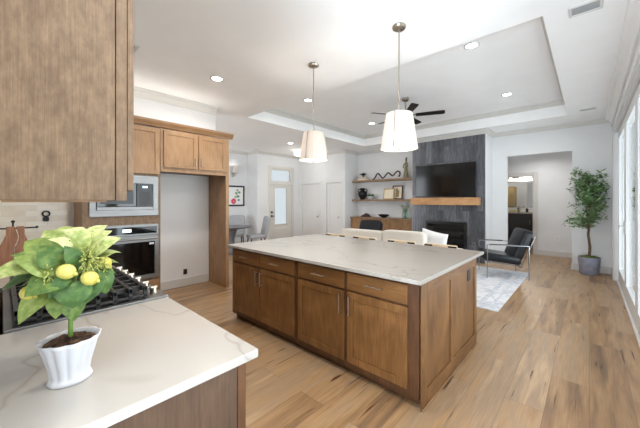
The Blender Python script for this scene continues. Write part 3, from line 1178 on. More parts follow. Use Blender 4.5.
# fridge surround
t = thing('fridge_surround', (-4.8, 2.08, 0), 'brown fridge surround with two upper doors and a full height side panel', 'cabinet')
PY0, PY1 = 2.555, 2.612
MB().box(-5.10, TXF, PY0, PY1, 0, 2.5).build('side_panel', M['tan'], t, bevel=0.0015)
MB().box(-5.10, TXF - 0.022, 1.54, PY0 - 0.001, 1.905, 2.5).build('cabinet_box', M['wood_in'], t)
f = MB()
f.box(TXF - 0.02, TXF, 1.537, 1.585, 1.88, 2.5).box(TXF - 0.02, TXF, 2.53, PY0, 1.88, 2.5).box(TXF - 0.02, TXF, 2.045, 2.10, 1.955, 2.46)
f.box(TXF - 0.02, TXF, 1.585, 2.53, 1.88, 1.955).box(TXF - 0.02, TXF, 1.585, 2.53, 2.46, 2.5)
f.build('face_frame', M['tan'], t, bevel=0.0015)
for i, (u0, u1) in enumerate(((1.575, 2.06), (2.085, 2.55))):
    d = shaker(t, fX(TXF + 0.02), u0, u1, 1.945, 2.475, M['tan'])
    pull(d, fX(TXF + 0.02), u1 - 0.03 if i == 0 else u0 + 0.03, 2.05, 0.13)
b = MB()
PC = [(0, 0), (0, -0.09), (0.012, -0.09), (0.02, -0.07), (0.05, -0.025), (0.055, 0)]
b.prism([(-0.3, 0.0), (-0.3, -0.02)] + [(u, w_) for u, w_ in PC[1:]], lambda u, w_, q: (TXF + 0.003 + u, q, 2.595 + w_), 0.63, PY1 + 0.06)
tag(base_origin(b.build('cabinet_crown', M['tan_y'])), 'brown crown moulding running along the top of the oven and fridge cabinets', 'moulding')

t = thing('outlet_box', (-5.115, 2.12, 0.25), 'small bronze outlet box low on the fridge niche wall', 'outlet')
MB().box(-5.12, -5.105, 2.11, 2.17, 0.20, 0.29).build('cover_plate', M['dark_outlet'], t, bevel=0.003)
MB().box(-5.105, -5.10, 2.125, 2.155, 0.215, 0.275).build('socket', M['black'], t)

# fixture on the backsplash
t = thing('wall_hook', (-5.1, 0.385, 1.2), 'small dark double hook fixed to the tiled backsplash', 'hook')
MB().cyl((-5.108, 0.385, 1.225), (-5.09, 0.385, 1.225), 0.03, n=16).build('mount', M['darkmetal'], t, smooth=True)
h = MB().tube([(-5.08, 0.385 + 0.034 * math.cos(a), 1.295 + 0.032 * math.sin(a)) for a in [i * 2 * PI / 16 for i in range(16)]], 0.009, 8, True)
h.build('ring', M['darkmetal'], t, smooth='all')
MB().box(-5.09, -5.06, 0.36, 0.41, 1.20, 1.255).build('hook_block', M['darkmetal'], t, bevel=0.004)

# serving boards on a black stand
t = thing('board_stand', (-3.37, 0.085, 0.915), 'slim black metal T-shaped stand behind the walnut boards', 'stand')
MB().lathe([(0.07, 0), (0.07, 0.01), (0.0, 0.012)], (-3.37, 0.062, 0.915), 24).build('stand_base', M['darkmetal'], t, smooth=True)
MB().cyl((-3.37, 0.062, 0.925), (-3.37, 0.062, 1.285), 0.006, n=10).sell((-3.37, 0.062, 1.29), (0.024, 0.024, 0.024), 1.0, 12).build('post', M['darkmetal'], t, smooth=True)
MB().tube([(-3.37, -0.03, 1.238), (-3.37, 0.062, 1.235), (-3.37, 0.20, 1.238)], 0.006, 8).sell((-3.37, 0.20, 1.24), (0.02, 0.02, 0.02), 1.0, 12).build('hook_bar', M['darkmetal'], t, smooth=True)


def board(y0, sgn, label):
    prof = [(0.0, 0.0), (0.075, 0.0), (0.100, 0.03), (0.108, 0.09), (0.098, 0.15), (0.070, 0.21), (0.052, 0.26), (0.050, 0.325), (0.0, 0.325)]
    wave = [0.0, 0.006, 0.014, 0.018, 0.012, 0.002, -0.006, -0.008, -0.008, -0.004, 0.0, 0.004]
    # inner edge follows a wavy split between the two boards
    inner = [(sgn * 0.0 + w_, 0.325 * (len(wave) - 1 - i) / (len(wave) - 1)) for i, w_ in enumerate(wave)]
    outer = [(sgn * u, z) for u, z in prof[1:-1]]
    poly = outer + [(u + sgn * 0.003, z) for u, z in inner]
    m = MB()
    m.prism(poly, lambda u, w_, q: (q, y0 + u, 0.928 + w_), -3.345, -3.315)
    return tag(base_origin(m.build('serving_board', M['board'], bevel=0.003)), label, 'board', 'walnut boards on the stand')


board(0.075, -1, 'walnut serving board half next to the range wall, on the black stand')
board(0.075, 1, 'walnut serving board half on the oven side of the black stand')

# ------------------------------------------------------------------ lemon tree in a scalloped pot
RV = Vector((math.cos(CAM_YAW), math.sin(CAM_YAW), 0))
FV = Vector((-math.sin(CAM_YAW), math.cos(CAM_YAW), 0))
ZV = Vector((0, 0, 1))
LC = Vector((-1.152, 0.141, 0.915))
t = thing('potted_lemon_tree', tuple(LC), 'small lemon tree in a scalloped white pot on the white counter', 'potted plant')


def scallop(tt, i, r):
    k = [0, 0.0, 0.04, 0.09, 0.11, 0.10, 0.09, 0.08, 0.07, 0.05, 0.03][min(i, 10)]
    return r * (1 + k * (abs(math.cos(tt * 6)) - 0.6))


PRF = [(0.056, 0.0), (0.059, 0.004), (0.055, 0.012), (0.050, 0.02), (0.054, 0.045), (0.064, 0.08), (0.073, 0.112), (0.081, 0.127), (0.077, 0.127), (0.068, 0.112), (0.064, 0.098)]
m = MB().lathe(PRF, tuple(LC), 96, 0.84, 0.92, scallop)
m.build('pot', M['pot_white'], t, smooth='all')
m = MB()
vs, fs = [], []
NR, NT = 7, 40
for i in range(NR + 1):
    for k in range(NT):
        a = 2 * PI * k / NT
        r = 0.0665 * i / NR
        z = 0.116 + 0.014 * (1 - (i / NR) ** 2) + random.uniform(-0.005, 0.005) * (1 if i < NR else 0.2)
        vs.append((LC.x + r * 0.84 * math.cos(a), LC.y + r * 0.92 * math.sin(a), LC.z + z))
for i in range(NR):
    for k in range(NT):
        j = (k + 1) % NT
        fs.append((i * NT + k, i * NT + j, (i + 1) * NT + j, (i + 1) * NT + k))
m.add(vs, fs)
m.build('soil', M['soil'], t, smooth='all')
m = MB().tube([LC + Vector((0, 0, 0.11)), LC + Vector((0.002, 0, 0.16)), LC + Vector((0, 0.002, 0.24)), LC + Vector((0, 0.0, 0.32))], [0.0068, 0.0062, 0.0055, 0.004], 10)
m.build('trunk', M['stem'], t, smooth='all')


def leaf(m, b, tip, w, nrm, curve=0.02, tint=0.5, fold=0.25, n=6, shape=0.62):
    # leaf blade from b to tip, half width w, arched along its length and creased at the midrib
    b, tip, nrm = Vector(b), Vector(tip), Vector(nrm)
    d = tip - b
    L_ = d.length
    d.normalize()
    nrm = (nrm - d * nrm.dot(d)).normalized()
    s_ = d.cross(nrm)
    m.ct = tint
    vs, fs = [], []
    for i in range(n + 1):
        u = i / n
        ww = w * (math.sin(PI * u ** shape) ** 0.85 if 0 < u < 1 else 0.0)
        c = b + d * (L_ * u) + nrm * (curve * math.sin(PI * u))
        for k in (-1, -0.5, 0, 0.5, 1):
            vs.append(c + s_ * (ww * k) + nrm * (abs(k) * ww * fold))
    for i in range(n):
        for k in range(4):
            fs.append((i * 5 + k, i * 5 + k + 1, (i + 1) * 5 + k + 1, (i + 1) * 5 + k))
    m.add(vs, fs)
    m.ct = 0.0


CC = LC + Vector((0, 0, 0.315))       # crown centre


TV = (Vector((0, 0, 1.45)) - CC).normalized()      # from the crown towards the room corner where one stands
SV = ZV.cross(TV).normalized()
UV = TV.cross(SV)


def cp(a, b, c_):                     # crown offsets in metres: sideways, up, towards the viewer's corner
    return CC + SV * (a * 0.76) + UV * b + TV * c_


U = 1 / 341.0
m = MB()
# key leaves: base (side, up, front), tip, half width, tint   (crown centre at pixel-scale 70, 274)
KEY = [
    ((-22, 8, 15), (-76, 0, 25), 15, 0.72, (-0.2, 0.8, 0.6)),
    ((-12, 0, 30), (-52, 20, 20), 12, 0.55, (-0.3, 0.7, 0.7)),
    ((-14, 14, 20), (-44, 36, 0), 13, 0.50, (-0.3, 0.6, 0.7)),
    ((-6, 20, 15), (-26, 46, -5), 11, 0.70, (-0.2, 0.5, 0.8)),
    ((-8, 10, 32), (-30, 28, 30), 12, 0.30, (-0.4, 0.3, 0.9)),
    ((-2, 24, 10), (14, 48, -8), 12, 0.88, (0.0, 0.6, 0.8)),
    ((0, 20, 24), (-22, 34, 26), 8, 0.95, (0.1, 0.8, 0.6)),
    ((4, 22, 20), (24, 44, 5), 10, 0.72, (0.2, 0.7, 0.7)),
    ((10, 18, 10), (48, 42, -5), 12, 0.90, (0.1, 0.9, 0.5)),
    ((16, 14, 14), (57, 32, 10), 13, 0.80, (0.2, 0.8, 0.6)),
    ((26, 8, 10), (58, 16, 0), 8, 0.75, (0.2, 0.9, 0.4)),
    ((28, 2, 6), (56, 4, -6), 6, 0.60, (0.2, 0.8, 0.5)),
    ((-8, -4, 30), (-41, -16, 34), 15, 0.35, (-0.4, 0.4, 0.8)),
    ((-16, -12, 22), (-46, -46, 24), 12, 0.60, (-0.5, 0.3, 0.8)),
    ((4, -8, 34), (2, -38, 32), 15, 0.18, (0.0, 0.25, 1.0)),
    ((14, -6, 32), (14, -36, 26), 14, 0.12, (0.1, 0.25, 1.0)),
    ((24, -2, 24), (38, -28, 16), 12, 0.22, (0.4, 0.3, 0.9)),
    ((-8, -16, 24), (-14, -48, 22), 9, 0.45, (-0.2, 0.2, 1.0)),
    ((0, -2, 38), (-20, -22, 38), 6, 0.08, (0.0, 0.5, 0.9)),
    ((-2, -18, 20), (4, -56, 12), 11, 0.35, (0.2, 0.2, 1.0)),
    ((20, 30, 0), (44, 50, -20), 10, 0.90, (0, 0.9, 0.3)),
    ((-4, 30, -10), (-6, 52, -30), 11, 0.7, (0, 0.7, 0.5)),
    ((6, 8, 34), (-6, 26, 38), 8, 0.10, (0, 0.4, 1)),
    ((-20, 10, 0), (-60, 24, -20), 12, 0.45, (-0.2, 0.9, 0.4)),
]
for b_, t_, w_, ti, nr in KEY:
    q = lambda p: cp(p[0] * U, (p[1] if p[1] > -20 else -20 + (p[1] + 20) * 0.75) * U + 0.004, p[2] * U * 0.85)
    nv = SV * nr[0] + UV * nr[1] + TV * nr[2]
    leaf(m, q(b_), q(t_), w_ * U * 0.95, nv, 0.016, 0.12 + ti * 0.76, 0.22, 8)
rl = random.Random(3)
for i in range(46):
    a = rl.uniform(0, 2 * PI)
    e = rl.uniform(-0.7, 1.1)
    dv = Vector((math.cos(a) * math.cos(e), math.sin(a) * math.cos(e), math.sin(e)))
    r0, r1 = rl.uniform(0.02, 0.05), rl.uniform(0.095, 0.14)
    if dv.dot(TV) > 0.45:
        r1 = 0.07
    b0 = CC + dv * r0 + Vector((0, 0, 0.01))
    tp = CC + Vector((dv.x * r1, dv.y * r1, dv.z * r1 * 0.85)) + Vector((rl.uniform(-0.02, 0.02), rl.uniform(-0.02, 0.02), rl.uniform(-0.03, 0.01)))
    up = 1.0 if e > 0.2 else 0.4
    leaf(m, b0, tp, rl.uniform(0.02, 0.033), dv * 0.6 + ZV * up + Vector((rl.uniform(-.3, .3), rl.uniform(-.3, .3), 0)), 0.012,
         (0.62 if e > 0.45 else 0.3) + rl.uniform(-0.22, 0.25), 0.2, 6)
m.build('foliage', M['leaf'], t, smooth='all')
for (a, b_, c_, sz) in ((-4, 3, 34, 0.78), (19, -6, 32, 0.76), (36, 8, 12, 0.7), (-38, -12, 18, 0.7), (10, 34, 6, 0.7)):
    p = cp(a * U, b_ * U, c_ * U)
    r = Matrix.Rotation(rl.uniform(-0.3, 0.3) + CAM_YAW, 3, 'Z') @ Matrix.Rotation(rl.uniform(-0.5, 0.5) + 0.6, 3, 'Y')
    lm = MB().sell(p, (0.060 * sz, 0.053 * sz, 0.053 * sz), 1.0, 20, r)
    tipv = r @ Vector((0.034 * sz, 0, 0))
    lm.cyl(p + tipv * 0.9, p + tipv * 1.16, 0.009 * sz, 0.003 * sz, 10)
    lm.build('lemon', M['lemon'], t, smooth='all')
for (a0, b0, c0, n) in ((19, 14, 32, 120), (-22, 2, 32, 26), (34, 4, 22, 34)):
    m = MB()
    hub = cp(a0 * U, b0 * U, (c0 - 9) * U)
    for i in range(n):
        s_ = 15 if n > 50 else 6
        p = cp((a0 + rl.gauss(0, s_ * 0.5)) * U, (b0 + rl.gauss(0, s_ * 0.6)) * U, (c0 + rl.gauss(0, 3)) * U)
        m.tube([hub, (hub + p) / 2 + Vector((0, 0, 0.002)), p], 0.0008, 4)
        m.sell(p, (0.0052,) * 3, 1.0, 6)
    m.build('berry_cluster', M['berry'], t, smooth='all')

# ------------------------------------------------------------------ ceiling: pendants, downlights, fan, vents


def light_in(parent, name, loc, power, color, kind='POINT', radius=0.04, spot=None):
    l = bpy.data.lights.new(name, kind)
    l.energy = power
    l.color = color
    if kind == 'AREA':
        l.shape = 'DISK'
        l.size = radius * 2
        l.spread = math.radians(spot or 150)
    else:
        l.shadow_soft_size = radius
    o = bpy.data.objects.new(name, l)
    COL.objects.link(o)
    o.location = loc
    o.parent = parent
    return o


def make_pendant():
    t = thing('pendant_light', (0, 0, 0), '', 'pendant lamp', 'pendants over the island')
    MB().lathe([(0.0, 0), (0.062, 0), (0.066, -0.008), (0.058, -0.026), (0.02, -0.034), (0.0, -0.034)], (0, 0, CZ), 28).build('canopy', M['brass_grey'], t, smooth=True)
    MB().cyl((0, 0, CZ - 0.03), (0, 0, 2.30), 0.0065, n=12).cyl((0, 0, 2.325), (0, 0, 2.275), 0.016, 0.02, 14).build('rod', M['brass_grey'], t, smooth=True)
    m = MB()
    n = 96
    z0, z1 = 1.95, 2.285
    vs, fs = [], []
    for (r, z) in ((0.172, z0), (0.122, z1), (0.1205, z1), (0.1705, z0)):
        for k in range(n):
            a = 2 * PI * k / n
            q = r + (0.0012 if k % 2 else -0.0006)
            vs.append((q * math.cos(a), q * math.sin(a), z))
    for i in range(4):
        i2 = (i + 1) % 4
        for k in range(n):
            j = (k + 1) % n
            fs.append((i * n + k, i * n + j, i2 * n + j, i2 * n + k))
    m.add(vs, fs)
    sh = m.build('lamp_shade', M['shade'], t)
    m = MB()
    for a in (CAM_YAW - PI / 2 - 0.55 + k * 2 * PI / 3 for k in range(3)):
        pts = [(0.176 * math.cos(a), 0.176 * math.sin(a), z0 - 0.004), (0.126 * math.cos(a), 0.126 * math.sin(a), z1 + 0.004), (0.0, 0.0, z1 + 0.012)]
        m.tube(pts, 0.005, 6)
    m.build('shade_strap', M['nickel'], t, smooth='all')
    MB().lathe([(0.0, 0), (0.168, 0), (0.168, 0.004), (0.0, 0.004)], (0, 0, z0 + 0.004), 48).build('diffuser', M['emit_warm'], t)
    MB().lathe([(0.0, -0.022), (0.012, -0.014), (0.008, 0.0), (0.02, 0.002), (0.0, 0.004)], (0, 0, z0), 16).build('finial', M['nickel'], t, smooth='all')
    light_in(t, 'pendant_bulb', (0, 0, 2.13), 4.5, WARM, 'POINT', 0.05)
    light_in(t, 'pendant_downlight', (0, 0, 1.93), 0.6, WARM, 'AREA', 0.15)
    return t


p = make_pendant()
p.location = (-1.335, 2.565, 0)
p['label'] = 'white tapered linen pendant in front of the ceiling fan, nearer the patio doors'
q = dup(p, (-2.475, 2.575, 0), 0, 'white tapered linen pendant in front of the closet doors, nearer the fridge niche')


def make_downlight(power, color):
    t = thing('downlight', (0, 0, 0), '', 'ceiling light', 'recessed ceiling downlights')
    MB().lathe([(0.066, -0.002), (0.092, -0.001), (0.094, -0.006), (0.07, -0.010), (0.066, -0.002)], (0, 0, 0), 32).build('trim_ring', M['white_trim'], t, smooth='all')
    MB().lathe([(0.0, -0.004), (0.068, -0.004), (0.068, -0.001), (0.0, -0.001)], (0, 0, 0), 32).build('lens', M['emit_disc'], t)
    light_in(t, 'downlight_lamp', (0, 0, -0.014), power, color, 'AREA', 0.065, 160)
    return t


dl = make_downlight(DOWN_W, NEUT)
dk = make_downlight(KITCHEN_W, KITCHEN_C)
spots = [(-1.10, 4.04, TZ, 'recessed downlight in the ceiling tray above the sofa end nearer the patio'),
         (-1.12, 6.32, TZ, 'recessed downlight in the ceiling tray above the black armchair and rug'),
         (-4.06, 6.35, TZ, 'recessed downlight in the ceiling tray nearest the wall shelves'),
         (-4.04, 4.05, TZ, 'recessed downlight showing beside the rod of the pendant nearer the fridge niche'),
         (-3.72, 1.98, CZ, 'recessed downlight in the flat ceiling before the fridge surround'),
         (-1.9, 1.0, CZ, 'unseen recessed downlight added above the aisle between the cooktop and the island'),  # added out of view to brighten the kitchen
         (-0.25, 0.75, CZ, 'unseen recessed downlight added above the open floor past the counter end'),  # also added out of view as kitchen fill
         (-6.3, 5.6, CZ, 'recessed downlight above the entry')]
for i, (x, y, z, lb) in enumerate(spots):
    o = dl if i == 0 else dk if i == 4 else dup(dk if i in (5, 6) else dl, (0, 0, 0))
    o.location = (x, y, z)
    o['label'] = lb

# ceiling fan
FX, FY, FZ = -2.60, 5.25, TZ
t = thing('ceiling_fan', (FX, FY, FZ), 'black five-bladed ceiling fan with nickel motor hanging in the ceiling tray', 'fan')
MB().lathe([(0.0, 0), (0.07, 0), (0.066, -0.04), (0.03, -0.065), (0.0, -0.065)], (FX, FY, FZ), 28).build('canopy', M['brass_grey'], t, smooth=True)
MB().cyl((FX, FY, FZ - 0.06), (FX, FY, FZ - 0.25), 0.013, n=12).build('downrod', M['brass_grey'], t, smooth=True)
MB().lathe([(0.0, -0.24), (0.05, -0.24), (0.10, -0.265), (0.115, -0.30), (0.115, -0.35), (0.09, -0.385), (0.06, -0.40), (0.0, -0.40)], (FX, FY, FZ), 32).build('motor_housing', M['brass_grey'], t, smooth=True)
for k in range(5):
    a = math.radians(21.6 + 72 * k)
    R = Matrix.Rotation(a, 3, 'Z')
    T = R @ Matrix.Rotation(math.radians(-13), 3, 'X')
    C0 = Vector((FX, FY, FZ - 0.335))
    m = MB()
    poly = [(0.19, -0.055), (0.66, -0.068), (0.70, -0.055), (0.70, 0.055), (0.66, 0.068), (0.19, 0.055)]
    m.prism(poly, lambda u, w_, q: C0 + T @ Vector((u, w_, q)), -0.004, 0.004)
    bl = m.build('blade', M['darkmetal'], t, bevel=0.002)
    m = MB()
    m.obox(C0 + R @ Vector((0.16, 0, 0.005)), (0.14, 0.035, 0.008), T)
    m.build('blade_bracket', M['brass_grey'], bl)

hall_fill_light = dup(dl, (-0.9, 9.1, 2.75), 0, 'unseen downlight added in the hall ceiling beyond the opening')  # unseen lamp added to brighten the hall wall

# flush light by the front door
t = thing('flush_light', (-6.98, 6.62, CZ), 'white glowing drum light on the entry ceiling near the front door', 'ceiling light')
MB().lathe([(0.0, 0), (0.10, 0), (0.10, -0.025), (0.0, -0.025)], (-6.98, 6.62, CZ), 32).build('mount_plate', M['nickel'], t, smooth=True)
MB().lathe([(0.18, -0.03), (0.19, -0.04), (0.19, -0.15), (0.17, -0.165), (0.0, -0.17)], (-6.98, 6.62, CZ), 36).build('drum_shade', M['emit_warm'], t, smooth=True)
light_in(t, 'flush_lamp', (0, 0, -0.22), 5, NEUT, 'POINT', 0.12)


# vents
def vent(x0, x1, y0, y1, z, label, n, alongx=True):
    t = thing('ceiling_vent', ((x0 + x1) / 2, (y0 + y1) / 2, z), label, 'air vent', 'ceiling air vents')
    e = 0.02
    m = MB()
    m.box(x0, x1, y0, y0 + e, z - 0.012, z - 0.001).box(x0, x1, y1 - e, y1, z - 0.012, z - 0.001)
    m.box(x0, x0 + e, y0 + e, y1 - e, z - 0.012, z - 0.001).box(x1 - e, x1, y0 + e, y1 - e, z - 0.012, z - 0.001)
    m.build('frame', M['vent'], t, bevel=0.002)
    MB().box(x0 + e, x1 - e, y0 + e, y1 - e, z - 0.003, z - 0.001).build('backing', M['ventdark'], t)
    m = MB()
    for i in range(n):
        u = (i + 0.5) / n
        if alongx:
            y = y0 + e + (y1 - y0 - 2 * e) * u
            m.obox(((x0 + x1) / 2, y, z - 0.008), (x1 - x0 - 2 * e, (y1 - y0 - 2 * e) / n * 0.75, 0.002), Matrix.Rotation(0.45, 3, 'X'))
        else:
            x = x0 + e + (x1 - x0 - 2 * e) * u
            m.obox((x, (y0 + y1) / 2, z - 0.008), ((x1 - x0 - 2 * e) / n * 0.75, y1 - y0 - 2 * e, 0.002), Matrix.Rotation(0.45, 3, 'Y'))
    m.build('louver', M['vent'], t)


vent(-0.135, 0.085, 3.31, 3.49, CZ, 'pale ceiling air vent beside the tray, over the open floor', 6)
vent(-0.13, 0.09, 7.10, 7.23, CZ, 'small pale ceiling air vent near the potted olive tree', 4)
vent(-3.86, -3.56, 0.86, 1.01, CZ, 'pale ceiling air vent just past the hanging wall cabinet', 5)

# ------------------------------------------------------------------ counter stools behind the island


def make_stool():
    t = thing('counter_stool', (0, 0, 0), '', 'stool', 'counter stools along the island')
    MB().sell((0, 0.0, 0.62), (0.40, 0.40, 0.07), 0.35, 20).build('seat', M['tanleather'], t, smooth='all')
    MB().box(-0.175, 0.175, -0.175, 0.175, 0.565, 0.59).build('seat_frame', M['darkmetal'], t)
    for sx in (-1, 1):
        for sy in (-1, 1):
            MB().cyl((sx * 0.16, sy * 0.16, 0.57), (sx * 0.20, sy * 0.20, 0.0), 0.011, n=10).build('leg', M['darkmetal'], t, smooth=True)
    m = MB()
    for s_ in (-1, 1):
        m.box(s_ * 0.19, s_ * 0.187 + 0.003, -0.189, 0.189, 0.19, 0.21).box(-0.189, 0.189, s_ * 0.19, s_ * 0.187 + 0.003, 0.19, 0.21)
    m.build('footrest', M['darkmetal'], t)
    m = MB()
    for s_ in (-1, 1):
        m.box(s_ * 0.15 - 0.008, s_ * 0.15 + 0.008, 0.178, 0.196, 0.58, 0.80)
    m.build('back_support', M['darkmetal'], t)
    m = MB()
    m.box(-0.20, 0.20, 0.165, 0.205, 0.76, 0.909)
    m.build('backrest', M['tanleather'], t, bevel=0.012, smooth=True)
    for s_ in (-1, 1):
        m = MB()
        m.box(s_ * 0.15 - 0.05, s_ * 0.15 + 0.05, 0.155, 0.168, 0.80, 0.899)
        m.build('back_bracket', M['darkmetal'], t, bevel=0.002)
    return t


st = make_stool()
for i, (x, lb) in enumerate(((-3.10, 'low backed tan counter stool, first from the front door end of the island'),
                             (-2.53, 'low backed tan counter stool, second from the front door end of the island'),
                             (-1.92, 'low backed tan counter stool, third from the front door end of the island'),
                             (-1.385, 'low backed tan counter stool, last in the row towards the black armchair'))):
    o = st if i == 0 else dup(st, (0, 0, 0))
    o.location = (x, 3.575, 0)
    o['label'] = lb

# ------------------------------------------------------------------ living room
RZ = 0.009
t = thing('area_rug', (-2.98, 5.82, 0), 'faded pale grey rug under the sofa and the black armchair', 'rug')
RUX0, RUX1, RUY0, RUY1 = -5.10, -0.885, 4.41, 7.22
MB().box(RUX0, RUX1, RUY0, RUY1, 0.0, RZ - 0.001).build('rug_pile', M['rug'], t)
m = MB()
for off, wd in ((0.10, 0.035), (0.22, 0.07)):
    a0, a1, b0, b1 = RUX0 + off, RUX1 - off, RUY0 + off, RUY1 - off
    m.box(a0, a1, b0, b0 + wd, RZ - 0.001, RZ).box(a0, a1, b1 - wd, b1, RZ - 0.001, RZ)
    m.box(a0, a0 + wd, b0 + wd, b1 - wd, RZ - 0.001, RZ).box(a1 - wd, a1, b0 + wd, b1 - wd, RZ - 0.001, RZ)
m.build('woven_border', M['rugband'], t)

# sofa, its back to the island
SX0, SX1 = -4.10, -1.65
t = thing('sofa', ((SX0 + SX1) / 2, 5.2, RZ), 'cream upholstered sofa with its back to the island, facing the fireplace', 'sofa')
MB().box(SX0 + 0.02, SX1 - 0.02, 4.80, 5.62, 0.12, 0.30).build('base', M['cream'], t, bevel=0.02, smooth=True)
MB().box(SX0 + 0.16, SX1 - 0.16, 4.74, 4.90, 0.13, 0.69).build('back_frame', M['cream'], t, bevel=0.03, smooth=True)
for x0 in (SX0, SX1 - 0.17):
    MB().box(x0, x0 + 0.17, 4.76, 5.66, 0.13, 0.60).build('arm', M['cream'], t, bevel=0.035, smooth=True)
xm = -2.935
for a, b_ in ((SX0 + 0.175, xm - 0.004), (xm + 0.004, SX1 - 0.175)):
    MB().sell(((a + b_) / 2, 5.28, 0.38), (b_ - a, 0.70, 0.17), 0.25, 28).build('seat_cushion', M['cream'], t, smooth='all')
for a, b_, zt in ((SX0 + 0.15, xm - 0.006, 0.875), (xm + 0.006, -2.10, 0.91)):
    MB().sell(((a + b_) / 2, 5.02, (0.47 + zt) / 2), (b_ - a, 0.20, zt - 0.47), 0.22, 32).build('back_cushion', M['cream'], t, smooth='all')
for x in (SX0 + 0.08, SX1 - 0.08):
    for y in (4.86, 5.56):
        MB().cyl((x, y, RZ), (x, y, 0.13), 0.02, 0.028, 12).build('leg', M['darkmetal'], t, smooth=True)
m = MB()
PR = Matrix.Rotation(-0.12, 3, 'Z') @ Matrix.Rotation(0.17, 3, 'Y') @ Matrix.Rotation(0.16, 3, 'X')
NP = 18
for sd in (-1, 1):
    vs, fs = [], []
    for i in range(NP + 1):
        for k in range(NP + 1):
            u, v = 2 * i / NP - 1, 2 * k / NP - 1
            th_ = 0.075 * ((1 - u ** 4) * (1 - v ** 4)) ** 0.6
            p_ = Vector((u * (1 - 0.07 * (1 - v * v)) * 0.25, sd * th_, v * (1 - 0.07 * (1 - u * u)) * 0.215))
            vs.append(Vector((-2.06, 5.27, 0.715)) + PR @ p_)
    for i in range(NP):
        for k in range(NP):
            f_ = (i * (NP + 1) + k, i * (NP + 1) + k + 1, (i + 1) * (NP + 1) + k + 1, (i + 1) * (NP + 1) + k)
            fs.append(f_)
    m.add(vs, fs)
tag(base_origin(m.build('throw_pillow', M['whitefab'], smooth='all')), 'white throw pillow leaning at the fireplace end of the cream sofa', 'pillow')


# black leather armchair with flat chrome frame
def make_armchair():
    t = thing('armchair', (0, 0, 0), '', 'armchair', 'black leather and chrome armchairs')
    # local: faces +Y, side frames at x = +-0.34
    for s_ in (-1, 1):
        m = MB()
        x0, x1 = s_ * 0.36 - 0.014, s_ * 0.36 + 0.014
        yf, yb, zt = 0.345, -0.345, 0.63
        w_ = 0.014
        m.box(x0, x1, yf - w_, yf, 0, zt - w_)
        m.box(x0, x1, yb, yb + w_, 0, zt - w_)
        m.box(x0, x1, yb, yf, zt - w_, zt)
        m.build('side_frame', M['chrome'], t, bevel=0.002)
        m = MB().box(s_ * 0.36 - 0.023, s_ * 0.36 + 0.023, -0.10, 0.30, zt, zt + 0.012)
        m.build('arm_pad', M['leather'], t, bevel=0.004)
    m = MB()
    for y in (0.30, -0.22):
        m.box(-0.345, 0.345, y - 0.02, y + 0.02, 0.285 if y > 0 else 0.22, 0.297 if y > 0 else 0.232)
    # seat runners and reclined back uprights
    for s_ in (-1, 1):
        x = s_ * 0.30
        m.tube([(x, 0.335, 0.30), (x, -0.24, 0.235), (x, -0.46, 0.80)], 0.011, 8)
    m.box(-0.30, 0.30, -0.445, -0.43, 0.74, 0.77)
    m.build('seat_rail', M['chrome'], t)
    R = Matrix.Rotation(math.radians(6.5), 3, 'X')
    MB().sell((0, 0.06, 0.36), (0.64, 0.64, 0.16), 0.22, 28, R).build('seat_cushion', M['leather'], t, smooth='all')
    R2 = Matrix.Rotation(math.radians(21), 3, 'X')
    MB().sell((0, -0.27, 0.62), (0.64, 0.16, 0.60), 0.22, 28, R2).build('back_cushion', M['leather'], t, smooth='all')
    return t


ac = make_armchair()
fd = math.atan2(-0.29, -0.62)
ac.location = (-1.27, 6.69, RZ)
ac.rotation_euler = (0, 0, fd - PI / 2)
ac['label'] = 'black leather armchair with chrome frame on the rug edge near the hall opening'
dup(ac, (-4.50, 6.75, RZ), PI + 0.15, 'black leather armchair top showing over the cream sofa, before the wooden credenza')

# fireplace: tile face, insert, mantel
FXA, FXB, FYF = -3.575, -1.79, 7.63
FI0, FI1, FIZ = -3.20, -2.185, 0.945
m = MB()
m.box(FXA, FI0, FYF, 7.65, 0, 3.03).box(FI1, FXB, FYF, 7.65, 0, 3.03).box(FI0, FI1, FYF, 7.65, FIZ, 3.03).box(FI0, FI1, FYF, 7.65, 0, 0.2)
struct(m.build('trim_fireplace_tile', M['slate']))
t = thing('fireplace_insert', ((FI0 + FI1) / 2, 7.62, 0.2), 'black framed glass gas fireplace set low in the slate wall', 'fireplace')
m = MB()
m.box(FI0, FI0 + 0.06, 7.60, 7.649, 0.2, FIZ).box(FI1 - 0.06, FI1, 7.60, 7.649, 0.2, FIZ).box(FI0 + 0.06, FI1 - 0.06, 7.60, 7.649, FIZ - 0.07, FIZ).box(FI0 + 0.06, FI1 - 0.06, 7.60, 7.649, 0.2, 0.28)
m.build('frame', M['black'], t, bevel=0.003)
MB().box(FI0 + 0.06, FI1 - 0.06, 7.628, 7.645, 0.28, FIZ - 0.07).build('firebox_back', M['iron'], t)
MB().box(FI0 + 0.06, FI1 - 0.06, 7.612, 7.617, 0.28, FIZ - 0.07).build('glass', M['blackglass'], t)
t = thing('outlet_box', (-2.03, 7.63, 0.35), 'slim slate coloured outlet plate low on the tile beside the fireplace', 'outlet')
MB().box(-2.07, -1.995, 7.621, 7.63, 0.36, 0.48).build('cover_plate', M['greytop'], t, bevel=0.002)
MB().box(-2.045, -2.02, 7.617, 7.621, 0.39, 0.45).build('socket', M['dark_outlet'], t)
m = MB().box(-3.52, -1.885, 7.41, 7.63, 1.362, 1.545)
tag(base_origin(m.build('mantel_shelf', M['mantel'], bevel=0.006)), 'thick light oak mantel beam under the television', 'mantel')
t = thing('television', (-2.71, 7.6, 1.58), 'large black wall mounted television above the oak mantel', 'television')
TX_0, TX_1, T0, T1 = -3.44, -1.965, 1.565, 2.395
MB().box(TX_0, TX_1, 7.55, 7.585, T0, T1).build('tv_body', M['black'], t, bevel=0.004)
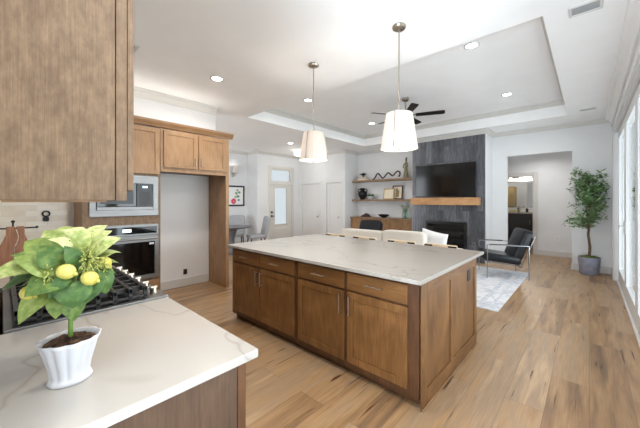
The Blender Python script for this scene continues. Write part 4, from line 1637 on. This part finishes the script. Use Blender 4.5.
MB().box(TX_0 + 0.012, TX_1 - 0.012, 7.546, 7.551, T0 + 0.02, T1 - 0.012).build('screen', M['screen'], t)
MB().box(-2.95, -2.5, 7.585, 7.63, 1.75, 2.2).build('wall_bracket', M['darkmetal'], t)

# niche shelves and credenza
NX0, NX1 = -5.83, -3.59
for z, lb in ((2.085, 'upper oak floating shelf in the niche, holding the wavy sculpture'), (1.465, 'lower oak floating shelf in the niche, holding the black vase')):
    m = MB().box(NX0 + 0.003, NX1 - 0.003, 7.91, 8.217, z, z + 0.05)
    o = base_origin(m.build('floating_shelf', M['shelf'], bevel=0.003))
    tag(o, lb, 'shelf', 'oak shelves in the niche')
t = thing('credenza', (-4.7, 8.0, 0), 'low oak credenza filling the niche under the shelves', 'cabinet')
MB().box(-5.80, -3.62, 7.84, 8.19, 0.06, 0.905).build('cabinet_box', M['credenza'], t)
MB().box(-5.82, -3.60, 7.80, 8.20, 0.905, 0.95).build('top_panel', M['shelf'], t, bevel=0.003)
MB().box(-5.75, -3.67, 7.88, 8.15, 0.0, 0.06).build('plinth', M['dark_end'], t)
for k in range(4):
    u0 = -5.785 + k * 0.542
    d = shaker(t, fY(7.82), u0, u0 + 0.53, 0.09, 0.885, M['credenza'], rail=0.07)
    kx = u0 + (0.49 if k % 2 == 0 else 0.04)
    MB().sell((kx, 7.805, 0.55), (0.03, 0.03, 0.03), 1.0, 10).build('door_knob', M['darkmetal'], d, smooth='all')

# shelf decor: upper shelf
Z2 = 2.135
t = thing('book', (-5.50, 8.05, Z2), 'thick tan book lying lowest on the upper shelf', 'book', 'books on the upper shelf')
MB().box(-5.67, -5.31, 7.97, 8.15, Z2 + 0.005, Z2 + 0.053).build('pages', M['ivory'], t)
MB().box(-5.68, -5.305, 7.96, 8.155, Z2, Z2 + 0.005).box(-5.68, -5.305, 7.96, 8.155, Z2 + 0.053, Z2 + 0.058).box(-5.68, -5.67, 7.96, 8.155, Z2 + 0.005, Z2 + 0.053).build('cover', M['gold'], t)
t = thing('book', (-5.50, 8.05, Z2 + 0.058), 'cream book lying on the thick tan book under the black bowl', 'book', 'books on the upper shelf')
MB().box(-5.64, -5.34, 7.985, 8.135, Z2 + 0.063, Z2 + 0.103).build('pages', M['ivory'], t)
MB().box(-5.65, -5.335, 7.975, 8.14, Z2 + 0.058, Z2 + 0.063).box(-5.65, -5.335, 7.975, 8.14, Z2 + 0.103, Z2 + 0.108).box(-5.65, -5.64, 7.975, 8.14, Z2 + 0.063, Z2 + 0.103).build('cover', M['board'], t)
zb = Z2 + 0.108
t = thing('decor_bowl', (-5.47, 8.05, zb), 'small footed black bowl with leafy sprigs standing on the two books', 'bowl')
MB().lathe([(0.045, 0), (0.02, 0.02), (0.02, 0.05), (0.07, 0.075), (0.11, 0.105), (0.10, 0.105), (0.05, 0.085), (0.0, 0.08)], (-5.47, 8.05, zb), 28).build('bowl', M['darkmetal'], t, smooth=True)
m = MB()
for i in range(16):
    a = rl.uniform(0, 2 * PI)
    b0 = Vector((-5.47, 8.05, zb + 0.085))
    leaf(m, b0, b0 + Vector((0.13 * math.cos(a), 0.07 * math.sin(a), rl.uniform(0.02, 0.07))), 0.022, (0, 0, 1), 0.015, 0.25 + rl.uniform(-.1, .2), 0.2, 5)
m.build('sprig', M['olive'], t, smooth='all')
ctrl = [(0, .02), (.05, .03), (.10, .10), (.16, .19), (.22, .185), (.30, .10), (.36, .045), (.43, .06), (.50, .13), (.57, .19), (.63, .165), (.69, .11), (.74, .10), (.80, .16),
        (.86, .215), (.92, .215), (.965, .16), (.95, .09), (.91, .06)]
pts = []
for i in range(len(ctrl) - 1):
    p0, p1, p2, p3 = ctrl[max(i - 1, 0)], ctrl[i], ctrl[i + 1], ctrl[min(i + 2, len(ctrl) - 1)]
    for k in range(4):
        u = k / 4
        q = [0.5 * (2 * p1[d_] + (p2[d_] - p0[d_]) * u + (2 * p0[d_] - 5 * p1[d_] + 4 * p2[d_] - p3[d_]) * u * u + (3 * p1[d_] - p0[d_] - 3 * p2[d_] + p3[d_]) * u ** 3) for d_ in (0, 1)]
        pts.append((-5.10 + q[0] * 0.98, 8.03 + 0.02 * math.sin(9 * q[0]), Z2 + 0.004 + q[1]))
m = MB().tube(pts, 0.022, 10)
o = base_origin(m.build('wavy_sculpture', M['darkwood'], smooth='all'))
o.location.z = Z2
tag(o, 'dark brown wavy snake-like wood sculpture on the upper shelf', 'sculpture')
t = thing('figurine', (-3.965, 8.04, Z2), 'tall bronze green standing figurine at the fireplace end of the upper shelf', 'statue')
m = MB().lathe([(0.085, 0), (0.095, 0.03), (0.085, 0.14), (0.06, 0.26), (0.045, 0.34), (0.058, 0.40), (0.062, 0.44), (0.03, 0.475), (0.022, 0.49)], (-3.965, 8.04, Z2), 20, 0.8, 0.7)
m.build('robe', M['bronze'], t, smooth='all')
MB().sell((-3.96, 8.04, Z2 + 0.535), (0.062, 0.066, 0.088), 1.0, 14).cyl((-3.962, 8.04, Z2 + 0.47), (-3.961, 8.04, Z2 + 0.51), 0.02).build('head', M['bronze'], t, smooth='all')
MB().sell((-3.955, 8.04, Z2 + 0.59), (0.05, 0.05, 0.05), 1.0, 12).build('hair_bun', M['darkwood'], t, smooth='all')
MB().tube([(-4.01, 8.03, Z2 + 0.43), (-4.03, 8.00, Z2 + 0.34), (-3.99, 7.975, Z2 + 0.29)], [0.022, 0.02, 0.015], 8).tube([(-3.92, 8.03, Z2 + 0.43), (-3.90, 8.0, Z2 + 0.33), (-3.95, 7.975, Z2 + 0.29)], [0.022, 0.02, 0.015], 8).build('arm', M['bronze'], t, smooth='all')

# lower shelf
Z1 = 1.515
t = thing('vase', (-5.50, 8.05, Z1), 'black two-handled amphora vase on the lower shelf', 'vase')
MB().lathe([(0.07, 0), (0.075, 0.01), (0.10, 0.06), (0.145, 0.14), (0.15, 0.20), (0.12, 0.26), (0.07, 0.295), (0.06, 0.33), (0.085, 0.365), (0.095, 0.37), (0.08, 0.36), (0.05, 0.33)], (-5.50, 8.05, Z1), 28).build('body', M['darkmetal'], t, smooth=True)
for s_ in (-1, 1):
    MB().tube([(-5.50 + s_ * 0.07, 8.05, Z1 + 0.335), (-5.50 + s_ * 0.15, 8.05, Z1 + 0.34), (-5.50 + s_ * 0.175, 8.05, Z1 + 0.28), (-5.50 + s_ * 0.14, 8.05, Z1 + 0.21)], 0.013, 8).build('handle', M['darkmetal'], t, smooth='all')
t = thing('succulent_bowl', (-5.16, 8.03, Z1), 'white bowl of green succulents beside the black vase', 'potted plant')
MB().lathe([(0.05, 0), (0.055, 0.008), (0.10, 0.05), (0.125, 0.10), (0.115, 0.10), (0.09, 0.075), (0.0, 0.07)], (-5.16, 8.03, Z1), 28).build('bowl', M['pot_white'], t, smooth=True)
m = MB()
for i in range(60):
    a, r = rl.uniform(0, 2 * PI), rl.uniform(0, 0.07)
    b0 = Vector((-5.16 + r * math.cos(a), 8.03 + r * math.sin(a), Z1 + 0.07))
    leaf(m, b0, b0 + Vector((0.06 * math.cos(a), 0.06 * math.sin(a), rl.uniform(0.05, 0.13))), 0.026, (math.cos(a), math.sin(a), .6), 0.01, 0.35 + rl.uniform(-.2, .2), 0.2, 4)
m.build('succulent', M['olive'], t, smooth='all')


def frame(x0, x1, y, z, h, wd, label, inner):
    t = thing('picture_frame', ((x0 + x1) / 2, y, z), label, 'picture frame', 'frames on the lower shelf')
    R = Matrix.Rotation(math.radians(-8), 3, 'X')
    B = Vector(((x0 + x1) / 2, y, z))
    w2 = (x1 - x0) / 2
    m = MB()
    zz = 0.003
    for (a, b_, c0, c1) in ((-w2, -w2 + wd, 0, h), (w2 - wd, w2, 0, h), (-w2 + wd, w2 - wd, 0, wd), (-w2 + wd, w2 - wd, h - wd, h)):
        m.obox(B + R @ Vector(((a + b_) / 2, 0, (c0 + c1) / 2 + zz)), (b_ - a, 0.02, c1 - c0), R)
    m.build('frame', M['gold'] if inner else M['darkwood'], t)
    m = MB().obox(B + R @ Vector((0, 0.003, h / 2 + zz)), (2 * w2 - 2 * wd, 0.006, h - 2 * wd), R)
    p_ = m.build('print', M['ivory'], t)
    if not inner:
        m = MB()
        m.obox(B + R @ Vector((0.01, -0.002, h * 0.42)), (0.09, 0.003, h * 0.5), R)
        m.obox(B + R @ Vector((-0.02, -0.002, h * 0.72)), (0.06, 0.003, 0.08), R)
        m.build('picture', M['olive_wall'], p_)
    return t


frame(-4.46, -4.12, 8.11, Z1, 0.42, 0.03, 'taller dark framed picture standing behind the gold frame', False)
frame(-4.71, -4.35, 8.02, Z1, 0.33, 0.025, 'smaller gold picture frame with a plain ivory card', True)

# credenza top
Z0 = 0.95
t = thing('driftwood_decor', (-5.32, 7.98, Z0), 'low brown carved driftwood piece lying on the credenza', 'decoration')
MB().sell((-5.32, 7.98, Z0 + 0.022), (0.40, 0.16, 0.044), 0.8, 18).build('base', M['darkwood'], t, smooth='all')
MB().sell((-5.27, 7.98, Z0 + 0.07), (0.22, 0.12, 0.09), 0.9, 16, Matrix.Rotation(0.3, 3, 'Y')).sell((-5.40, 7.98, Z0 + 0.055), (0.14, 0.1, 0.05), 0.9, 14).build('knot', M['darkwood'], t, smooth='all')
t = thing('decor_bowl', (-4.67, 7.98, Z0), 'black boat shaped bowl on the credenza top', 'bowl')
MB().lathe([(0.06, 0), (0.07, 0.012), (0.13, 0.05), (0.17, 0.10), (0.16, 0.10), (0.11, 0.055), (0.0, 0.03)], (-4.67, 7.98, Z0), 32, 1.0, 0.7, lambda tt, i, r: r * (1 + 0.18 * math.cos(2 * tt) * (i > 1))).build('bowl', M['darkmetal'], t, smooth=True)
m = MB()
for i in range(7):
    a = PI * i / 6
    m.sell((-4.67 + 0.09 * math.cos(a), 7.98 + 0.03 * math.sin(3 * a), Z0 + 0.085), (0.07, 0.06, 0.06), 1.0, 10)
m.build('dark_ornament', M['darkwood'], t, smooth='all')
t = thing('glass_vase', (-3.96, 7.98, Z0), 'clear glass vase of green stems at the fireplace end of the credenza', 'vase')
MB().lathe([(0.08, 0), (0.085, 0.01), (0.095, 0.10), (0.08, 0.2), (0.065, 0.25), (0.072, 0.27), (0.066, 0.268), (0.058, 0.25), (0.072, 0.2), (0.087, 0.1), (0.075, 0.015), (0.0, 0.012)], (-3.96, 7.98, Z0), 28).build('vase', M['vase_glass'], t, smooth=True)
m = MB()
g2 = MB()
for i in range(7):
    a = i * 0.9
    tp = Vector((-3.96 + 0.11 * math.cos(a), 7.98 + 0.08 * math.sin(a), Z0 + rl.uniform(0.32, 0.44)))
    b0 = Vector((-3.96 - 0.03 * math.cos(a), 7.98 - 0.03 * math.sin(a), Z0 + 0.02))
    m.tube([b0, (b0 + tp) / 2 + Vector((0, 0, 0.03)), tp], 0.004, 6)
    for k in range(7):
        q0 = b0.lerp(tp, 0.5 + 0.5 * k / 6)
        an = rl.uniform(0, 2 * PI)
        leaf(g2, q0, q0 + Vector((0.08 * math.cos(an), 0.08 * math.sin(an), rl.uniform(-0.02, 0.05))), 0.018, (0, 0, 1), 0.012, 0.45 + rl.uniform(-.25, .3), 0.2, 4)
m.build('stem', M['stem'], t, smooth='all')
g2.build('foliage', M['olive'], t, smooth='all')

# ------------------------------------------------------------------ olive tree in the grey planter
PX, PY = -0.005, 7.93
t = thing('olive_tree', (PX, PY, 0), 'slender leafy olive tree in a grey planter by the patio doors', 'potted tree')
MB().lathe([(0.135, 0), (0.143, 0.01), (0.172, 0.33), (0.177, 0.345), (0.165, 0.345), (0.16, 0.31), (0.0, 0.305)], (PX, PY, 0), 40).build('planter', M['planter'], t, smooth=True)
m = MB()
for i in range(60):
    a, r = rl.uniform(0, 2 * PI), 0.13 * math.sqrt(rl.random())
    m.sell((PX + r * math.cos(a), PY + r * math.sin(a), 0.33 + rl.uniform(0, 0.02)), (0.07, 0.07, 0.045), 1.0, 8)
m.build('moss', M['moss'], t, smooth='all')
m = MB()
trunk = [Vector((PX, PY, 0.30)), Vector((PX + 0.012, PY, 0.55)), Vector((PX - 0.014, PY - 0.01, 0.80)), Vector((PX + 0.01, PY, 1.02)), Vector((PX, PY - 0.01, 1.25)), Vector((PX + 0.01, PY - 0.02, 1.60)), Vector((PX - 0.01, PY - 0.02, 1.95))]
m.tube(trunk, [0.026, 0.023, 0.021, 0.019, 0.015, 0.010, 0.006], 12)
fo = MB()
tr_ = random.Random(11)
for i in range(62):
    z = tr_.uniform(0.84, 1.88)
    k = max(0, min(len(trunk) - 2, next((j for j in range(len(trunk) - 1) if trunk[j + 1].z > z), len(trunk) - 2)))
    u = (z - trunk[k].z) / (trunk[k + 1].z - trunk[k].z)
    b0 = trunk[k].lerp(trunk[k + 1], u)
    a = i * 2.4 + tr_.uniform(-0.4, 0.4)
    h = max(0, (z - 0.84) / 1.04)
    rad = (0.40 - 0.16 * h) * tr_.uniform(0.65, 1.05)
    if math.sin(a) > 0.2:
        rad = min(rad, 0.22)
    dx = math.cos(a) * rad
    if dx > 0.20:
        dx = 0.20
    tp = b0 + Vector((dx, math.sin(a) * rad, tr_.uniform(0.02, 0.26)))
    md = (b0 + tp) / 2 + Vector((0, 0, 0.05))
    m.tube([b0, md, tp], [0.007, 0.005, 0.002], 6)
    for s_ in range(34):
        v = tr_.uniform(0.25, 1.08)
        q0 = (b0.lerp(md, v * 2) if v < 0.5 else md.lerp(tp, (v - 0.5) * 2))
        q0 = q0 + Vector((tr_.gauss(0, .028), tr_.gauss(0, .028), tr_.gauss(0, .028)))
        an, el = tr_.uniform(0, 2 * PI), tr_.uniform(-0.7, 0.9)
        L_ = tr_.uniform(0.06, 0.10)
        dv = Vector((math.cos(an) * math.cos(el), math.sin(an) * math.cos(el), math.sin(el)))
        e_ = q0 + dv * L_
        if e_.y > 8.19 or e_.x > 0.31:
            continue
        leaf(fo, q0, e_, tr_.uniform(0.010, 0.017), (tr_.uniform(-1, 1), tr_.uniform(-1, 1), 1), 0.006, 0.45 + tr_.uniform(-0.35, 0.4), 0.15, 3, 0.8)
m.build('trunk', M['bark'], t, smooth='all')
fo.build('foliage', M['olive'], t, smooth='all')

# ------------------------------------------------------------------ dining corner
TCX, TCY = -7.38, 4.36
t = thing('dining_table', (TCX, TCY, 0), 'round grey pedestal dining table beyond the fridge surround', 'table')
MB().lathe([(0.0, 0.715), (0.50, 0.715), (0.55, 0.735), (0.56, 0.745), (0.555, 0.755), (0.0, 0.755)], (TCX, TCY, 0), 48).build('tabletop', M['greytop'], t, smooth=True)
MB().lathe([(0.30, 0.0), (0.30, 0.03), (0.10, 0.07), (0.075, 0.15), (0.09, 0.45), (0.16, 0.66), (0.30, 0.714), (0.0, 0.714)], (TCX, TCY, 0), 32).build('pedestal', M['greytop'], t, smooth=True)


def make_dining_chair():
    t = thing('dining_chair', (0, 0, 0), '', 'chair', 'grey chairs at the dining table')   # faces +Y
    MB().sell((0, 0.02, 0.43), (0.48, 0.48, 0.11), 0.3, 24).build('seat', M['greyfab'], t, smooth='all')
    R = Matrix.Rotation(math.radians(11), 3, 'X')
    MB().sell((0, -0.27, 0.69), (0.47, 0.09, 0.66), 0.25, 26, R).build('backrest', M['greyfab'], t, smooth='all')
    for s_ in (-1, 1):
        MB().cyl((s_ * 0.19, 0.20, 0.40), (s_ * 0.20, 0.22, 0.0), 0.02, 0.013, 10).build('leg', M['darkwood'], t, smooth=True)
        MB().cyl((s_ * 0.19, -0.18, 0.40), (s_ * 0.20, -0.26, 0.0), 0.02, 0.013, 10).build('leg', M['darkwood'], t, smooth=True)
    return t


dc = make_dining_chair()
ch = [(-7.22, 5.09, 'grey upholstered dining chair seen side-on, nearest the front door'),
      (-8.06, 4.92, 'grey upholstered dining chair across the table, below the framed flower picture')]
for i, (x, y, lb) in enumerate(ch):
    o = dc if i == 0 else dup(dc, (0, 0, 0))
    o.location = (x, y, 0)
    a = math.atan2(TCY - y, TCX - x)
    if i == 0:
        a -= 0.12
    o.rotation_euler = (0, 0, a - PI / 2)
    o['label'] = lb

# framed flower picture on the dining wall
t = thing('wall_picture', (DXL, 5.19, 1.3), 'black framed flower print on the dining wall', 'picture')
PY0_, PY1_, PZ0, PZ1 = 4.84, 5.54, 1.30, 1.97
m = MB()
e = 0.045
m.box(DXL + 0.002, DXL + 0.03, PY0_, PY0_ + e, PZ0, PZ1).box(DXL + 0.002, DXL + 0.03, PY1_ - e, PY1_, PZ0, PZ1)
m.box(DXL + 0.002, DXL + 0.03, PY0_ + e, PY1_ - e, PZ0, PZ0 + e).box(DXL + 0.002, DXL + 0.03, PY0_ + e, PY1_ - e, PZ1 - e, PZ1)
m.build('frame', M['black'], t)
pr = MB().box(DXL + 0.002, DXL + 0.012, PY0_ + e, PY1_ - e, PZ0 + e, PZ1 - e).build('print', M['outlet'], t)
m = MB()
for k in range(7):
    a = k * 2 * PI / 7
    m.sell((DXL + 0.013, 5.14 + 0.055 * math.cos(a), 1.46 + 0.055 * math.sin(a)), (0.003, 0.085, 0.085), 1.0, 10)
m.build('painted_bloom', M['pinkpetal'], pr)
m = MB()
for (y, z, s_) in ((5.30, 1.62, .12), (5.24, 1.72, .10), (5.35, 1.75, .10), (5.28, 1.82, .08), (5.33, 1.50, .09), (5.20, 1.60, .07)):
    m.sell((DXL + 0.013, y, z), (0.003, s_ * 1.1, s_ * 0.8), 1.0, 10)
m.build('painted_leaves', M['greenpaint'], pr)
m = MB().tube([(DXL + 0.013, 5.15, 1.36), (DXL + 0.013, 5.24, 1.6), (DXL + 0.013, 5.31, 1.86)], 0.004, 6)
m.build('painted_stem', M['greypaint'], pr)

# wall sconce beside it
t = thing('wall_sconce', (DXL, 5.12, 2.3), 'small white shaded sconce high on the dining wall', 'wall lamp')
sy = 5.12
MB().lathe([(0.085, 2.37), (0.075, 2.60), (0.073, 2.60), (0.083, 2.37)], (DXL + 0.13, sy, 0), 28).build('lamp_shade', M['shade'], t, smooth=True)
MB().box(DXL, DXL + 0.02, sy - 0.04, sy + 0.04, 2.25, 2.41).build('mount_plate', M['nickel'], t, bevel=0.003)
MB().tube([(DXL + 0.02, sy, 2.30), (DXL + 0.13, sy, 2.29), (DXL + 0.13, sy, 2.40)], 0.008, 8).sell((DXL + 0.13, sy, 2.275), (0.03, 0.03, 0.03), 1, 10).build('arm', M['nickel'], t, smooth='all')
MB().sell((DXL + 0.13, sy, 2.46), (0.05, 0.05, 0.09), 1.0, 12).build('bulb', M['emit_warm'], t, smooth='all')
light_in(t, 'sconce_lamp', (0.13, 0, 0.27), 0.4, WARM, 'POINT', 0.03)

# ------------------------------------------------------------------ hall and bathroom
t = thing('outlet_box', (-0.62, 9.895, 0.35), 'white outlet plate low on the grey hall wall', 'outlet')
MB().box(-0.66, -0.585, 9.892, 9.90, 0.42, 0.54).build('cover_plate', M['outlet'], t, bevel=0.002)
MB().box(-0.637, -0.608, 9.889, 9.892, 0.45, 0.51).build('socket', M['trim'], t)
VX0, VX1, VY0, VY1 = -2.55, -0.95, 11.38, 11.98
t = thing('bath_vanity', ((VX0 + VX1) / 2, 11.7, 0), 'dark charcoal bathroom vanity with pale top beyond the hall', 'vanity')
MB().box(VX0, VX1, VY0 + 0.02, VY1, 0.08, 1.06).build('cabinet_box', M['vanity'], t)
MB().box(VX0 + 0.02, VX1 - 0.02, VY0 + 0.08, VY1, 0, 0.08).build('toe_kick', M['black'], t)
MB().box(VX0 - 0.02, VX1 + 0.02, VY0 - 0.02, VY1 + 0.01, 1.06, 1.10).build('vanity_top', M['quartz'], t, bevel=0.003)
nd = 4
for k in range(nd):
    wv = (VX1 - VX0) / nd
    u0 = VX0 + k * wv + 0.008
    d = shaker(t, fY(VY0), u0, u0 + wv - 0.016, 0.12, 1.03, M['vanity'])
    pull(d, fY(VY0), u0 + (wv - 0.05 if k % 2 == 0 else 0.035), 0.78, 0.13)
m = MB()
t = thing('bath_mirror', (-1.55, 11.99, 1.3), 'large frameless mirror above the dark bathroom vanity', 'mirror')
MB().box(-2.45, -1.0, 11.985, 11.998, 1.27, 2.12).build('mirror_glass', M['mirror'], t)
MB().box(-2.46, -0.99, 11.98, 11.998, 1.25, 1.27).box(-2.46, -0.99, 11.98, 11.998, 2.12, 2.135).build('mirror_clip', M['chrome'], t)
t = thing('vanity_light', (-1.6, 11.95, 2.3), 'glowing vanity light bar above the bathroom mirror', 'wall lamp')
MB().box(-2.1, -1.05, 11.96, 12.0, 2.26, 2.34).build('mount_plate', M['chrome'], t, bevel=0.003)
for k in range(4):
    x = -2.0 + k * 0.28
    MB().lathe([(0.035, 0.0), (0.06, 0.11), (0.056, 0.11), (0.031, 0.0)], (x, 11.9, 2.25), 20).build('glass_shade', M['emit_warm'], t, smooth=True)
light_in(t, 'vanity_lamp', (0, -0.15, 0.05), 12, WARM, 'POINT', 0.15)
tag(base_origin(MB().box(-2.55, -2.05, 10.6, 11.2, 0, 2.0).build('linen_cabinet', M['olive_wall'], bevel=0.004)), 'tall khaki linen cabinet mirrored in the bathroom mirror', 'cabinet')
for (x, y, s_, mm, nm, lb) in ((-1.72, 11.55, 1.0, 'green_bottle', 'soap_bottle', 'green soap bottle on the vanity, on the side of the casing hinge'), (-1.50, 11.62, 0.9, 'black', 'soap_bottle', 'black soap bottle on the middle of the vanity top')):
    t = thing(nm, (x, y, 1.10), lb, 'bottle', 'bottles on the bathroom vanity')
    MB().lathe([(0.035, 0), (0.04, 0.01), (0.04, 0.11 * s_), (0.015, 0.14 * s_), (0.012, 0.15 * s_), (0.0, 0.15 * s_)], (x, y, 1.10), 20).build('bottle', M[mm], t, smooth=True)
    MB().cyl((x, y, 1.10 + 0.15 * s_), (x, y, 1.10 + 0.19 * s_), 0.006).box(x - 0.006, x + 0.045, y - 0.006, y + 0.006, 1.10 + 0.18 * s_, 1.10 + 0.195 * s_).build('pump', M['chrome'], t)
t = thing('folded_towel', (-1.88, 11.58, 1.10), 'folded yellow-green towel on the vanity top beside the soap', 'towel')
MB().box(-1.97, -1.79, 11.48, 11.66, 1.101, 1.135).build('lower_fold', M['yellow_towel'], t, bevel=0.012, smooth=True)
MB().box(-1.965, -1.795, 11.485, 11.655, 1.136, 1.168).build('upper_fold', M['yellow_towel'], t, bevel=0.012, smooth=True)

# ------------------------------------------------------------------ garden seen through the patio glass
gr = random.Random(21)


def shrub(x, y, h, r, label):
    t = thing('garden_shrub', (x, y, -0.03), label, 'shrub', 'shrubs outside the patio doors')
    MB().tube([(x, y, -0.03), (x + 0.03, y, h * 0.4), (x, y + 0.02, h * 0.8)], [0.03, 0.022, 0.01], 8).build('stem', M['bark'], t, smooth='all')
    m = MB()
    for i in range(420):
        a, e = gr.uniform(0, 2 * PI), gr.uniform(-1.2, 1.4)
        rr = r * gr.uniform(0.4, 1.0)
        q0 = Vector((x + rr * math.cos(a) * math.cos(e), y + rr * math.sin(a) * math.cos(e), h * 0.6 + h * 0.4 * math.sin(e) * gr.uniform(0.5, 1)))
        dv = Vector((gr.uniform(-1, 1), gr.uniform(-1, 1), gr.uniform(-.6, .9))).normalized() * 0.14
        leaf(m, q0, q0 + dv, 0.035, (gr.uniform(-1, 1), gr.uniform(-1, 1), 1), 0.01, 0.4 + gr.uniform(-.3, .4), 0.15, 3, 0.8)
    m.build('foliage', M['olive'], t, smooth='all')


shrub(2.3, 22.5, 2.6, 0.9, 'green shrub glimpsed through the far sliding door glass')
shrub(1.75, 15.5, 2.5, 0.7, 'green shrub glimpsed through the near sliding door glass')
